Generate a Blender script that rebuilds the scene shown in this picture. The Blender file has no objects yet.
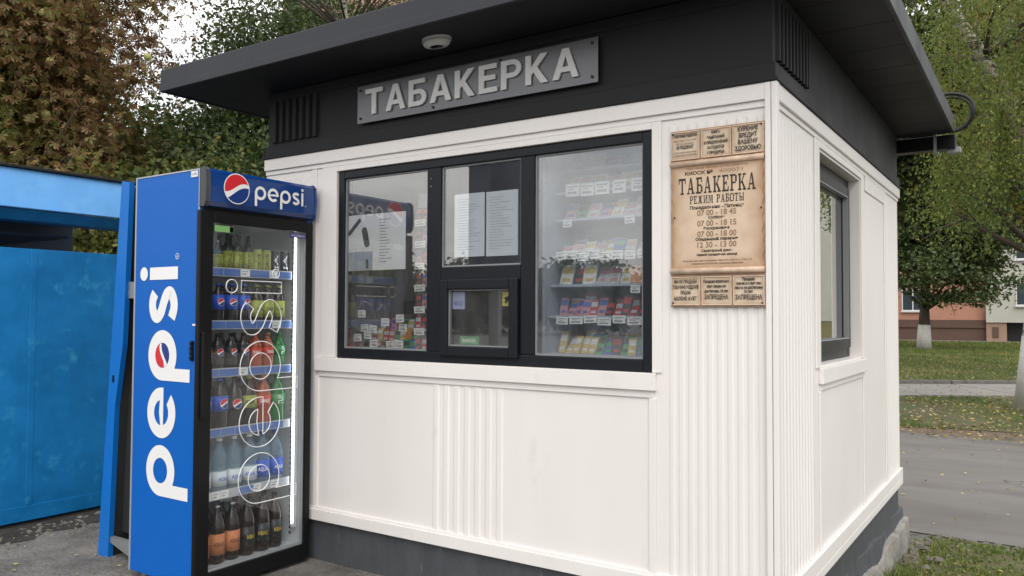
import bpy, math, random
import numpy as np
from mathutils import Vector, Matrix
from mathutils.geometry import tessellate_polygon

random.seed(7)
rng = np.random.default_rng(7)
scene = bpy.context.scene
C = scene.collection

# ------------------------------------------------------------------ camera
cam_d = bpy.data.cameras.new('camera')
cam = bpy.data.objects.new('camera', cam_d)
C.objects.link(cam)
cam_d.sensor_width = 36.0
cam_d.lens = 28.065
cam_d.clip_start = 0.05
cam_d.clip_end = 2000
R = Matrix(((0.8322959, 0.01457733, 0.5541399),
            (0.55431424, -0.0297996, -0.83177383),
            (0.00438811, 0.99944959, -0.0328825)))
cam.matrix_world = Matrix.Translation((0.8893, -3.2017, 1.4)) @ R.to_4x4()
scene.camera = cam

# ------------------------------------------------------------------ world: bright overcast
SUN_EL, SUN_AZ = math.radians(50), math.radians(142)      # azimuth clockwise from +Y
world = bpy.data.worlds.new('World')
scene.world = world
world.use_nodes = True
nt = world.node_tree
for n in list(nt.nodes):
    nt.nodes.remove(n)
out = nt.nodes.new('ShaderNodeOutputWorld')
bg = nt.nodes.new('ShaderNodeBackground')
sky = nt.nodes.new('ShaderNodeTexSky')
sky.sky_type = 'NISHITA'
sky.sun_disc = False
sky.sun_elevation = SUN_EL
sky.sun_rotation = SUN_AZ
sky.air_density = 1.3
sky.dust_density = 3.0
tc = nt.nodes.new('ShaderNodeTexCoord')
mp = nt.nodes.new('ShaderNodeMapping')
mp.inputs['Scale'].default_value = (1.6, 1.6, 4.5)
nz = nt.nodes.new('ShaderNodeTexNoise')
nz.inputs['Scale'].default_value = 1.7
nz.inputs['Detail'].default_value = 7
nz.inputs['Roughness'].default_value = 0.55
cr = nt.nodes.new('ShaderNodeValToRGB')
cr.color_ramp.elements[0].position = 0.36
cr.color_ramp.elements[0].color = (5.2, 5.35, 5.6, 1)
cr.color_ramp.elements[1].position = 0.62
cr.color_ramp.elements[1].color = (10.8, 10.5, 10.1, 1)
mx = nt.nodes.new('ShaderNodeMixRGB')
mx.inputs[0].default_value = 0.86
nt.links.new(tc.outputs['Generated'], mp.inputs[0])
nt.links.new(mp.outputs[0], nz.inputs['Vector'])
nt.links.new(nz.outputs['Fac'], cr.inputs[0])
nt.links.new(sky.outputs[0], mx.inputs[1])
nt.links.new(cr.outputs[0], mx.inputs[2])
nt.links.new(mx.outputs[0], bg.inputs[0])
bg.inputs[1].default_value = 0.13
nt.links.new(bg.outputs[0], out.inputs[0])

sun_d = bpy.data.lights.new('sun', 'SUN')
sun_d.energy = 0.95
sun_d.angle = math.radians(42)
sun_d.color = (1.0, 0.965, 0.92)
sun = bpy.data.objects.new('sun', sun_d)
C.objects.link(sun)
sdir = Vector((math.sin(SUN_AZ) * math.cos(SUN_EL), math.cos(SUN_AZ) * math.cos(SUN_EL), math.sin(SUN_EL)))
sun.rotation_euler = sdir.to_track_quat('Z', 'Y').to_euler()

vs = scene.view_settings
vs.view_transform = 'Standard'
vs.look = 'None'
vs.exposure = 0.63
vs.gamma = 1.0
vs.use_curve_mapping = False
scene.render.engine = 'CYCLES'
scene.cycles.use_denoising = True
scene.cycles.max_bounces = 7
scene.cycles.diffuse_bounces = 3
scene.cycles.glossy_bounces = 3
scene.cycles.transparent_max_bounces = 14
scene.cycles.transmission_bounces = 4
scene.cycles.caustics_reflective = False
scene.cycles.caustics_refractive = False

# ------------------------------------------------------------------ materials
def new_mat(name):
    m = bpy.data.materials.new(name)
    m.use_nodes = True
    t = m.node_tree
    for n in list(t.nodes):
        t.nodes.remove(n)
    o = t.nodes.new('ShaderNodeOutputMaterial')
    return m, t, o

def pm(name, col, rough=0.5, metal=0.0, var=0.0, vscale=3.0, bump=0.0, bscale=40.0, spec=0.5,
       dirt=None, dscale=2.0, dlo=0.55, dhi=0.75, emit=None, estr=0.0, coat=0.0, stretch=None, rvar=0.0):
    """Principled surface with broad colour drift, optional stains, fine bump."""
    m, t, o = new_mat(name)
    b = t.nodes.new('ShaderNodeBsdfPrincipled')
    b.inputs['Base Color'].default_value = (*col, 1)
    b.inputs['Roughness'].default_value = rough
    b.inputs['Metallic'].default_value = metal
    b.inputs['Specular IOR Level'].default_value = spec
    b.inputs['Coat Weight'].default_value = coat
    t.links.new(b.outputs[0], o.inputs[0])
    g = t.nodes.new('ShaderNodeNewGeometry')
    mpn = t.nodes.new('ShaderNodeMapping')
    t.links.new(g.outputs['Position'], mpn.inputs[0])
    if stretch:
        mpn.inputs['Scale'].default_value = stretch
    last = None
    if var > 0:
        n = t.nodes.new('ShaderNodeTexNoise')
        n.inputs['Scale'].default_value = vscale
        n.inputs['Detail'].default_value = 6
        n.inputs['Roughness'].default_value = 0.62
        t.links.new(mpn.outputs[0], n.inputs['Vector'])
        r = t.nodes.new('ShaderNodeMapRange')
        r.inputs[1].default_value = 0.3
        r.inputs[2].default_value = 0.7
        r.inputs[3].default_value = 1 - var
        r.inputs[4].default_value = 1 + var
        t.links.new(n.outputs['Fac'], r.inputs[0])
        h = t.nodes.new('ShaderNodeHueSaturation')
        h.inputs['Color'].default_value = (*col, 1)
        t.links.new(r.outputs[0], h.inputs['Value'])
        last = h.outputs[0]
        if rvar > 0:
            rr = t.nodes.new('ShaderNodeMapRange')
            rr.inputs[1].default_value = 0.3
            rr.inputs[2].default_value = 0.7
            rr.inputs[3].default_value = max(0.03, rough - rvar)
            rr.inputs[4].default_value = min(1, rough + rvar)
            t.links.new(n.outputs['Fac'], rr.inputs[0])
            t.links.new(rr.outputs[0], b.inputs['Roughness'])
    if dirt is not None:
        n2 = t.nodes.new('ShaderNodeTexNoise')
        n2.inputs['Scale'].default_value = dscale
        n2.inputs['Detail'].default_value = 9
        n2.inputs['Roughness'].default_value = 0.7
        t.links.new(mpn.outputs[0], n2.inputs['Vector'])
        r2 = t.nodes.new('ShaderNodeMapRange')
        r2.inputs[1].default_value = dlo
        r2.inputs[2].default_value = dhi
        t.links.new(n2.outputs['Fac'], r2.inputs[0])
        mm = t.nodes.new('ShaderNodeMixRGB')
        mm.inputs[1].default_value = (*col, 1)
        mm.inputs[2].default_value = (*dirt, 1)
        if last:
            t.links.new(last, mm.inputs[1])
        t.links.new(r2.outputs[0], mm.inputs[0])
        last = mm.outputs[0]
    if last:
        t.links.new(last, b.inputs['Base Color'])
    if bump > 0:
        n3 = t.nodes.new('ShaderNodeTexNoise')
        n3.inputs['Scale'].default_value = bscale
        n3.inputs['Detail'].default_value = 5
        t.links.new(mpn.outputs[0], n3.inputs['Vector'])
        bp = t.nodes.new('ShaderNodeBump')
        bp.inputs['Strength'].default_value = bump
        bp.inputs['Distance'].default_value = 0.01
        t.links.new(n3.outputs['Fac'], bp.inputs['Height'])
        t.links.new(bp.outputs[0], b.inputs['Normal'])
    if emit:
        b.inputs['Emission Color'].default_value = (*emit, 1)
        b.inputs['Emission Strength'].default_value = estr
    return m

def glass_mat(name, tint=(1, 1, 1), k=1.0, add=0.0, rough=0.0, film=0.0, filmcol=(0.8, 0.82, 0.85)):
    m, t, o = new_mat(name)
    tr = t.nodes.new('ShaderNodeBsdfTransparent')
    tr.inputs[0].default_value = (*tint, 1)
    gl = t.nodes.new('ShaderNodeBsdfGlossy')
    gl.inputs['Roughness'].default_value = rough
    gi = t.nodes.new('ShaderNodeNewGeometry')
    dt = t.nodes.new('ShaderNodeVectorMath'); dt.operation = 'DOT_PRODUCT'
    t.links.new(gi.outputs['Normal'], dt.inputs[0]); t.links.new(gi.outputs['Incoming'], dt.inputs[1])
    ab = t.nodes.new('ShaderNodeMath'); ab.operation = 'ABSOLUTE'; t.links.new(dt.outputs['Value'], ab.inputs[0])
    om = t.nodes.new('ShaderNodeMath'); om.operation = 'SUBTRACT'; om.inputs[0].default_value = 1.0; t.links.new(ab.outputs[0], om.inputs[1])
    pw = t.nodes.new('ShaderNodeMath'); pw.operation = 'POWER'; pw.inputs[1].default_value = 4.0; t.links.new(om.outputs[0], pw.inputs[0])
    fr = t.nodes.new('ShaderNodeMath'); fr.operation = 'MULTIPLY_ADD'; fr.inputs[1].default_value = 0.93; fr.inputs[2].default_value = 0.045
    t.links.new(pw.outputs[0], fr.inputs[0])
    ma = t.nodes.new('ShaderNodeMath')
    ma.operation = 'MULTIPLY_ADD'
    ma.inputs[1].default_value = k
    ma.inputs[2].default_value = add
    ma.use_clamp = True
    t.links.new(fr.outputs[0], ma.inputs[0])
    mxs = t.nodes.new('ShaderNodeMixShader')
    t.links.new(ma.outputs[0], mxs.inputs[0])
    t.links.new(gl.outputs[0], mxs.inputs[2])
    if film > 0:
        df = t.nodes.new('ShaderNodeBsdfDiffuse')
        df.inputs[0].default_value = (*filmcol, 1)
        m2 = t.nodes.new('ShaderNodeMixShader')
        g = t.nodes.new('ShaderNodeNewGeometry')
        mpn = t.nodes.new('ShaderNodeMapping')
        mpn.inputs['Scale'].default_value = (6, 6, 1.5)
        t.links.new(g.outputs['Position'], mpn.inputs[0])
        n = t.nodes.new('ShaderNodeTexNoise')
        n.inputs['Scale'].default_value = 2.0
        n.inputs['Detail'].default_value = 6
        t.links.new(mpn.outputs[0], n.inputs['Vector'])
        r = t.nodes.new('ShaderNodeMapRange')
        r.inputs[1].default_value = 0.3
        r.inputs[2].default_value = 0.75
        r.inputs[3].default_value = film * 0.5
        r.inputs[4].default_value = film * 1.5
        t.links.new(n.outputs['Fac'], r.inputs[0])
        t.links.new(r.outputs[0], m2.inputs[0])
        t.links.new(tr.outputs[0], m2.inputs[1])
        t.links.new(df.outputs[0], m2.inputs[2])
        t.links.new(m2.outputs[0], mxs.inputs[1])
    else:
        t.links.new(tr.outputs[0], mxs.inputs[1])
    t.links.new(mxs.outputs[0], o.inputs[0])
    return m

def leaf_mat(name, stops, transl=0.35, rough=0.55):
    """Leaves of many shades: a random pick per leaf plus a slow drift through the crown."""
    m, t, o = new_mat(name)
    g = t.nodes.new('ShaderNodeNewGeometry')
    n = t.nodes.new('ShaderNodeTexNoise')
    n.inputs['Scale'].default_value = 0.55
    n.inputs['Detail'].default_value = 3
    t.links.new(g.outputs['Position'], n.inputs['Vector'])
    s = t.nodes.new('ShaderNodeMath'); s.operation = 'MULTIPLY_ADD'
    s.inputs[1].default_value = 1.7; s.inputs[2].default_value = -0.60
    t.links.new(n.outputs['Fac'], s.inputs[0])
    a = t.nodes.new('ShaderNodeMath'); a.operation = 'MULTIPLY_ADD'; a.inputs[1].default_value = 0.75
    t.links.new(g.outputs['Random Per Island'], a.inputs[0])
    t.links.new(s.outputs[0], a.inputs[2])
    r = t.nodes.new('ShaderNodeValToRGB')
    els = r.color_ramp.elements
    els[0].position = stops[0][0]; els[0].color = (*stops[0][1], 1)
    els[1].position = stops[-1][0]; els[1].color = (*stops[-1][1], 1)
    for p, c in stops[1:-1]:
        e = els.new(p); e.color = (*c, 1)
    t.links.new(a.outputs[0], r.inputs[0])
    b = t.nodes.new('ShaderNodeBsdfPrincipled')
    b.inputs['Roughness'].default_value = rough
    b.inputs['Specular IOR Level'].default_value = 0.4
    t.links.new(r.outputs[0], b.inputs['Base Color'])
    tl = t.nodes.new('ShaderNodeBsdfTranslucent')
    t.links.new(r.outputs[0], tl.inputs[0])
    mxs = t.nodes.new('ShaderNodeMixShader')
    mxs.inputs[0].default_value = transl
    t.links.new(b.outputs[0], mxs.inputs[1])
    t.links.new(tl.outputs[0], mxs.inputs[2])
    t.links.new(mxs.outputs[0], o.inputs[0])
    return m

M = {}
M['white'] = pm('white_paint', (0.81, 0.778, 0.752), 0.45, var=0.035, vscale=1.6, bump=0.035, bscale=45,
                dirt=(0.60, 0.57, 0.52), dscale=5.0, dlo=0.60, dhi=0.95, stretch=(1, 1, 0.45))
M['dark'] = pm('dark_grey_paint', (0.021, 0.0215, 0.0235), 0.58, var=0.2, vscale=2.2, bump=0.12, bscale=50, rvar=0.08, spec=0.22)
M['fascia'] = pm('roof_fascia_paint', (0.032, 0.034, 0.041), 0.5, spec=0.3, var=0.12, vscale=3, bump=0.15, bscale=30, rvar=0.1,
                 dirt=(0.065, 0.066, 0.07), dscale=6, dlo=0.62, dhi=0.85, stretch=(1, 1, 0.3))
M['plinth'] = pm('plinth_paint', (0.065, 0.071, 0.080), 0.6, var=0.18, vscale=4, bump=0.3, bscale=35,
                 dirt=(0.26, 0.25, 0.24), dscale=7, dlo=0.60, dhi=0.80, stretch=(3, 3, 0.8))
M['concrete'] = pm('rough_concrete', (0.30, 0.285, 0.26), 0.9, var=0.3, vscale=6, bump=0.9, bscale=22,
                   dirt=(0.10, 0.10, 0.09), dscale=9, dlo=0.5, dhi=0.7)
M['frame'] = pm('window_frame_plastic', (0.010, 0.012, 0.016), 0.4, var=0.08, vscale=5, bump=0.03, spec=0.25)
M['gasket'] = pm('grey_gasket', (0.25, 0.26, 0.27), 0.5)
M['glass'] = glass_mat('window_glass', (0.985, 0.99, 0.99), 1.9, 0.05, film=0.03)
M['glass_film'] = glass_mat('hazy_window_glass', (0.97, 0.985, 0.99), 2.0, 0.04, film=0.055, filmcol=(0.60, 0.66, 0.76))
M['metal_sign'] = pm('brushed_sign_metal', (0.14, 0.142, 0.150), 0.36, metal=0.7, var=0.06, vscale=6, bump=0.04, bscale=90, stretch=(1, 1, 14))
M['letters'] = pm('pale_metal_letters', (0.68, 0.68, 0.68), 0.5, metal=0.0, var=0.05)
M['screw'] = pm('dark_screw', (0.03, 0.03, 0.03), 0.5, metal=0.5)
M['lampwhite'] = pm('lamp_cover_plastic', (0.60, 0.60, 0.58), 0.4, var=0.05)
M['poster_dark'] = pm('printed_ink', (0.035, 0.022, 0.014), 0.6)
M['poster_grey'] = pm('printed_faded_ink', (0.26, 0.17, 0.11), 0.6)
M['blue'] = pm('glossy_blue_vinyl', (0.001, 0.118, 0.50), 0.38, var=0.03, vscale=1.2, spec=0.25)
M['blue_dark'] = pm('header_blue', (0.003, 0.045, 0.215), 0.22, var=0.03, vscale=2, coat=0.3)
M['navy'] = pm('emblem_navy', (0.006, 0.035, 0.20), 0.3)
M['red'] = pm('emblem_red', (0.66, 0.018, 0.03), 0.3)
M['decal'] = pm('white_decal', (0.86, 0.86, 0.86), 0.35)
M['outline'] = pm('white_outline_decal', (0.85, 0.86, 0.87), 0.4)
M['trim'] = pm('grey_edge_trim', (0.42, 0.44, 0.47), 0.35, metal=0.2)
M['capgrey'] = pm('header_end_cap', (0.060, 0.063, 0.068), 0.5)
M['black'] = pm('black_plastic', (0.008, 0.0085, 0.009), 0.35, spec=0.18, var=0.1, vscale=4)
M['liner'] = pm('fridge_liner', (0.60, 0.62, 0.64), 0.45, var=0.05)
M['shelf'] = pm('shelf_wire_white', (0.42, 0.44, 0.46), 0.4)
M['strip'] = pm('price_strip_grey', (0.40, 0.43, 0.47), 0.35)
M['strip_blue'] = pm('price_strip_blue', (0.07, 0.15, 0.42), 0.35)
M['card'] = pm('white_card', (0.74, 0.75, 0.74), 0.6, var=0.04, vscale=20)
M['led'] = pm('led_tube', (0.9, 0.9, 0.9), 0.3, emit=(0.93, 0.97, 1.0), estr=5.5)
M['fglass'] = glass_mat('cooler_door_glass', (0.98, 0.99, 0.99), 0.85, 0.0, film=0.008, filmcol=(0.7, 0.75, 0.8))
M['stall'] = pm('stall_blue_paint', (0.003, 0.180, 0.48), 0.48, var=0.2, vscale=3.5, bump=0.35, bscale=9, rvar=0.1,
                dirt=(0.03, 0.30, 0.58), dscale=8, dlo=0.56, dhi=0.72)
M['stall_sky_tint'] = pm('stall_sky_lightened_blue', (0.11, 0.36, 0.76), 0.45, var=0.10, vscale=3.5, bump=0.12, bscale=12,  # awning blue lightened in the colour to imitate sky reflection
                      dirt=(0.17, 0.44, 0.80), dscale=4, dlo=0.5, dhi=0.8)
M['stall_shaded'] = pm('stall_painted_shade', (0.006, 0.028, 0.06), 0.6, var=0.2)  # stall blue darkened so the colour itself carries the interior shade
M['panel_blue'] = pm('leaning_blue_panel', (0.002, 0.155, 0.56), 0.4, var=0.06, vscale=2)
M['charcoal'] = pm('charcoal_panel', (0.028, 0.030, 0.032), 0.6, var=0.1)
M['zinc'] = pm('grey_zinc', (0.30, 0.31, 0.32), 0.45, metal=0.4, var=0.1)
M['rubber'] = pm('black_rubber', (0.006, 0.006, 0.0065), 0.6)
M['interior'] = pm('interior_panel', (0.74, 0.74, 0.73), 0.6, var=0.05)
M['shopshelf'] = pm('shop_shelf', (0.36, 0.41, 0.50), 0.5, var=0.06)
M['bark'] = pm('dark_bark', (0.075, 0.058, 0.045), 0.9, var=0.35, vscale=9, bump=0.9, bscale=18, stretch=(1, 1, 0.25))
M['limewash'] = pm('limewashed_bark', (0.62, 0.61, 0.58), 0.85, var=0.12, vscale=9, bump=0.7, bscale=14,
                   dirt=(0.22, 0.19, 0.16), dscale=8, dlo=0.60, dhi=0.72)
M['birch'] = pm('birch_bark', (0.50, 0.46, 0.41), 0.8, var=0.15, vscale=5, bump=0.6, bscale=12,
                dirt=(0.035, 0.03, 0.028), dscale=2.6, dlo=0.51, dhi=0.58, stretch=(1.2, 1.2, 5.5))

M['reflection_navy'] = pm('reflection_panel_blue', (0.01, 0.03, 0.09), 0.4)
# ------------------------------------------------------------------ object helpers
def tag(o, label=None, cat=None, group=None, kind=None):
    if label: o['label'] = label
    if cat: o['category'] = cat
    if group: o['group'] = group
    if kind: o['kind'] = kind
    return o

def thing(name, label, cat, loc=(0, 0, 0), group=None, kind=None):
    o = bpy.data.objects.new(name, None)
    o.empty_display_size = 0.1
    o.location = loc
    C.objects.link(o)
    return tag(o, label, cat, group, kind)

def base_of(o):
    while o.parent is not None:
        o = o.parent
    return Vector(o.location) if o.type == 'EMPTY' else Vector((0, 0, 0))

class MB:
    def __init__(s):
        s.v = []; s.f = []
    def add(s, vs, fs):
        k = len(s.v)
        s.v.extend([tuple(p) for p in vs])
        s.f.extend([tuple(i + k for i in f) for f in fs])
        return s
    def box(s, x0, x1, y0, y1, z0, z1):
        return s.add([(x0, y0, z0), (x1, y0, z0), (x1, y1, z0), (x0, y1, z0),
                      (x0, y0, z1), (x1, y0, z1), (x1, y1, z1), (x0, y1, z1)],
                     [(0, 3, 2, 1), (4, 5, 6, 7), (0, 1, 5, 4), (1, 2, 6, 5), (2, 3, 7, 6), (3, 0, 4, 7)])
    def obox(s, o, u, v, n, a0, a1, b0, b1, c0, c1):
        """box in a local frame o,u,v,n"""
        o, u, v, n = map(Vector, (o, u, v, n))
        P = [o + u * a + v * b + n * c for c in (c0, c1) for (a, b) in ((a0, b0), (a1, b0), (a1, b1), (a0, b1))]
        return s.add(P, [(0, 3, 2, 1), (4, 5, 6, 7), (0, 1, 5, 4), (1, 2, 6, 5), (2, 3, 7, 6), (3, 0, 4, 7)])
    def prism(s, poly, axis, a0, a1):
        """polygon of 2-tuples extruded along axis (0=x: poly is y,z; 1=y: x,z; 2=z: x,y)"""
        def mk(p, a):
            return {0: (a, p[0], p[1]), 1: (p[0], a, p[1]), 2: (p[0], p[1], a)}[axis]
        n = len(poly)
        vs = [mk(p, a0) for p in poly] + [mk(p, a1) for p in poly]
        fs = [(i, (i + 1) % n, n + (i + 1) % n, n + i) for i in range(n)]
        tr = tessellate_polygon([[Vector((p[0], p[1], 0)) for p in poly]])
        fs += [tuple(t) for t in tr] + [tuple(n + i for i in reversed(t)) for t in tr]
        return s.add(vs, fs)
    def tube(s, pts, rad, seg=8, cap=True):
        pts = [Vector(p) for p in pts]
        if not hasattr(rad, '__len__'):
            rad = [rad] * len(pts)
        rings = []
        ref = None
        for i, p in enumerate(pts):
            d = (pts[min(i + 1, len(pts) - 1)] - pts[max(i - 1, 0)]).normalized()
            if ref is None:
                ref = Vector((0, 0, 1)) if abs(d.z) < 0.9 else Vector((1, 0, 0))
            a = (ref - d * ref.dot(d)).normalized()
            b = d.cross(a)
            ref = a
            rings.append([p + (a * math.cos(2 * math.pi * k / seg) + b * math.sin(2 * math.pi * k / seg)) * rad[i] for k in range(seg)])
        vs = [q for r in rings for q in r]
        fs = []
        for i in range(len(pts) - 1):
            for k in range(seg):
                fs.append((i * seg + k, i * seg + (k + 1) % seg, (i + 1) * seg + (k + 1) % seg, (i + 1) * seg + k))
        if cap:
            fs.append(tuple(reversed(range(seg))))
            fs.append(tuple((len(pts) - 1) * seg + k for k in range(seg)))
        return s.add(vs, fs)
    def lathe(s, prof, c=(0, 0, 0), seg=16):
        n = len(prof)
        vs = []
        for r, z in prof:
            for k in range(seg):
                a = 2 * math.pi * k / seg
                vs.append((c[0] + r * math.cos(a), c[1] + r * math.sin(a), c[2] + z))
        fs = [(i * seg + k, i * seg + (k + 1) % seg, (i + 1) * seg + (k + 1) % seg, (i + 1) * seg + k) for i in range(n - 1) for k in range(seg)]
        fs.append(tuple(reversed(range(seg))))
        fs.append(tuple((n - 1) * seg + k for k in range(seg)))
        return s.add(vs, fs)
    def build(s, name, mat, parent=None, bevel=0.0, smooth=False, bseg=2):
        b = base_of(parent) if parent is not None else Vector((0, 0, 0))
        me = bpy.data.meshes.new(name)
        me.from_pydata([(p[0] - b.x, p[1] - b.y, p[2] - b.z) for p in s.v], [], s.f)
        me.materials.append(mat)
        if smooth:
            me.polygons.foreach_set('use_smooth', [True] * len(me.polygons))
        me.update()
        o = bpy.data.objects.new(name, me)
        C.objects.link(o)
        if parent is not None:
            o.parent = parent
        if bevel > 0:
            md = o.modifiers.new('bevel', 'BEVEL')
            md.width = bevel
            md.segments = bseg
            md.limit_method = 'ANGLE'
            md.angle_limit = math.radians(40)
            if smooth is False:
                md.harden_normals = False
        return o

def add_tris(mb, tris_pts):
    for t in tris_pts:
        mb.add(t, [tuple(range(len(t)))])

def frame_map(o, u, v, n):
    o, u, v, n = map(Vector, (o, u, v, n))
    return lambda x, y, z=0.0: o + u * x + v * y + n * z

def flat_shape(mb, contours, F, off=0.0):
    """contours: list of outer + holes (2D)"""
    polys = [[Vector((p[0], p[1], 0)) for p in c] for c in contours]
    tris = tessellate_polygon(polys)
    flat = [p for c in contours for p in c]
    mb.add([F(p[0], p[1], off) for p in flat], [tuple(t) for t in tris])

def text_mesh(mb, body, F, size=0.1, x=0, y=0, align='CENTER', bold=0.0, extrude=0.0, sx=1.0, off=0.001, width=None):
    cu = bpy.data.curves.new('tmp', 'FONT')
    cu.body = body
    cu.size = size
    cu.align_x = align
    cu.offset = bold
    cu.extrude = extrude
    cu.resolution_u = 3
    ob = bpy.data.objects.new('tmp', cu)
    C.objects.link(ob)
    bpy.context.view_layer.update()
    me = bpy.data.meshes.new_from_object(ob.evaluated_get(bpy.context.evaluated_depsgraph_get()))
    vs = [v.co.copy() for v in me.vertices]
    fs = [tuple(p.vertices) for p in me.polygons]
    bpy.data.objects.remove(ob)
    bpy.data.curves.remove(cu)
    bpy.data.meshes.remove(me)
    if not vs:
        return
    if width is not None:
        x0 = min(v.x for v in vs); x1 = max(v.x for v in vs)
        sx = width / (x1 - x0)
        if align == 'CENTER':
            cx = (x0 + x1) / 2
            vs = [Vector((v.x - cx, v.y, v.z)) for v in vs]
        elif align == 'LEFT':
            vs = [Vector((v.x - x0, v.y, v.z)) for v in vs]
    mb.add([F(x + v.x * sx, y + v.y, off + extrude + v.z) for v in vs], fs)

def copy_tree(o, parent=None):
    c = o.copy()
    C.objects.link(c)
    c.parent = parent
    for ch in list(o.children):
        copy_tree(ch, c)
    return c

ORD = ['first', 'second', 'third', 'fourth', 'fifth', 'sixth', 'seventh', 'eighth', 'ninth', 'tenth', 'eleventh', 'twelfth', 'thirteenth', 'fourteenth', 'fifteenth', 'sixteenth']

def smoothstep(t):
    t = min(1, max(0, t))
    return t * t * (3 - 2 * t)

GZ = -0.30
def ground_h(x, y):
    return GZ * smoothstep((y - 0.3) / 2.9)
# ================================================================== SETTING
def ground_mat():
    m, t, o = new_mat('worn_ground')
    b = t.nodes.new('ShaderNodeBsdfPrincipled')
    b.inputs['Roughness'].default_value = 0.92
    g = t.nodes.new('ShaderNodeNewGeometry')
    n1 = t.nodes.new('ShaderNodeTexNoise'); n1.inputs['Scale'].default_value = 2.3; n1.inputs['Detail'].default_value = 10; n1.inputs['Roughness'].default_value = 0.7
    n2 = t.nodes.new('ShaderNodeTexNoise'); n2.inputs['Scale'].default_value = 45; n2.inputs['Detail'].default_value = 4
    t.links.new(g.outputs['Position'], n1.inputs['Vector']); t.links.new(g.outputs['Position'], n2.inputs['Vector'])
    r = t.nodes.new('ShaderNodeValToRGB')
    r.color_ramp.elements[0].position = 0.3; r.color_ramp.elements[0].color = (0.055, 0.05, 0.043, 1)
    r.color_ramp.elements[1].position = 0.7; r.color_ramp.elements[1].color = (0.25, 0.235, 0.215, 1)
    e = r.color_ramp.elements.new(0.48); e.color = (0.15, 0.14, 0.128, 1)
    t.links.new(n1.outputs['Fac'], r.inputs[0])
    mm = t.nodes.new('ShaderNodeMixRGB'); mm.blend_type = 'MULTIPLY'; mm.inputs[0].default_value = 0.6
    r2 = t.nodes.new('ShaderNodeMapRange'); r2.inputs[1].default_value = 0.3; r2.inputs[2].default_value = 0.7; r2.inputs[3].default_value = 0.55; r2.inputs[4].default_value = 1.25
    t.links.new(n2.outputs['Fac'], r2.inputs[0])
    t.links.new(r.outputs[0], mm.inputs[1]); t.links.new(r2.outputs[0], mm.inputs[2])
    t.links.new(mm.outputs[0], b.inputs['Base Color'])
    bp = t.nodes.new('ShaderNodeBump'); bp.inputs['Strength'].default_value = 0.8; bp.inputs['Distance'].default_value = 0.02
    ad = t.nodes.new('ShaderNodeMath'); ad.operation = 'ADD'
    t.links.new(n1.outputs['Fac'], ad.inputs[0]); t.links.new(n2.outputs['Fac'], ad.inputs[1])
    t.links.new(ad.outputs[0], bp.inputs['Height']); t.links.new(bp.outputs[0], b.inputs['Normal'])
    t.links.new(b.outputs[0], o.inputs[0])
    return m

M['ground'] = ground_mat()
M['soil'] = pm('lawn_soil', (0.105, 0.092, 0.048), 0.95, var=0.35, vscale=1.5, bump=0.6, bscale=12,
               dirt=(0.065, 0.085, 0.025), dscale=2.2, dlo=0.45, dhi=0.6)
M['dirt'] = pm('verge_dirt', (0.155, 0.118, 0.082), 0.95, var=0.35, vscale=3.0, bump=0.9, bscale=14,
               dirt=(0.07, 0.068, 0.05), dscale=3, dlo=0.5, dhi=0.62)
M['asphalt'] = pm('old_asphalt', (0.165, 0.155, 0.146), 0.88, var=0.16, vscale=1.2, bump=0.5, bscale=70,
                  dirt=(0.125, 0.114, 0.104), dscale=1.6, dlo=0.48, dhi=0.68, stretch=(0.35, 1, 1))
M['paving'] = pm('path_concrete', (0.27, 0.255, 0.235), 0.9, var=0.15, vscale=2, bump=0.4, bscale=30)

xs = sorted(set(list(np.linspace(-12, 6, 55)) + [-700, -300, -120, -60, -30, -18, 12, 25, 60, 120, 300, 700]))
ys = sorted(set(list(np.linspace(-8, 6, 57)) + [-700, -300, -120, -60, -30, -16, 12, 25, 60, 120, 300, 700]))
mb = MB()
mb.v = [(x, y, ground_h(x, y)) for y in ys for x in xs]
nx = len(xs)
mb.f = [(j * nx + i, j * nx + i + 1, (j + 1) * nx + i + 1, (j + 1) * nx + i) for j in range(len(ys) - 1) for i in range(nx - 1)]
g = mb.build('ground', M['ground'], smooth=True)
tag(g, kind='structure')

def sheet(name, poly, mat, z, thick=0.0):
    s = MB()
    if thick:
        s.prism(poly, 2, z - thick, z)
    else:
        flat_shape(s, [poly], lambda x, y, o=0: (x, y, z))
    ob = s.build(name, mat)
    return tag(ob, kind='structure')

def wavy(x0, x1, y, amp, n=60, seed=0):
    r = random.Random(seed)
    return [(x0 + (x1 - x0) * i / n, y + r.uniform(-amp, amp)) for i in range(n + 1)]

# road across, verge, lawns, footpath
near = wavy(-70, 70, 3.78, 0.05, 500, 1)
far = wavy(-70, 70, 9.65, 0.09, 500, 2)
sheet('road', near + list(reversed(far)), M['asphalt'], GZ + 0.008)
vfar = wavy(-70, 70, 11.0, 0.35, 200, 3)
sheet('dirt_verge', wavy(-70, 70, 9.4, 0.0, 200, 4) + list(reversed(vfar)), M['dirt'], GZ + 0.004)
sheet('lawn', wavy(-90, 90, 10.55, 0.15, 300, 5) + [(90, 57.5), (-90, 57.5)], M['soil'], GZ + 0.012)
# small grassed patch by the kiosk corner
gp = MB()
N = 24
for j in range(N + 1):
    for i in range(N + 1):
        x = 0.12 + 6 * i / N; y = 0.9 + 2.86 * j / N
        gp.v.append((x, y, ground_h(x, y) + 0.006))
gp.f = [(j * (N + 1) + i, j * (N + 1) + i + 1, (j + 1) * (N + 1) + i + 1, (j + 1) * (N + 1) + i) for j in range(N) for i in range(N)]
tag(gp.build('grass_patch_soil', M['soil']), kind='structure')

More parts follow.
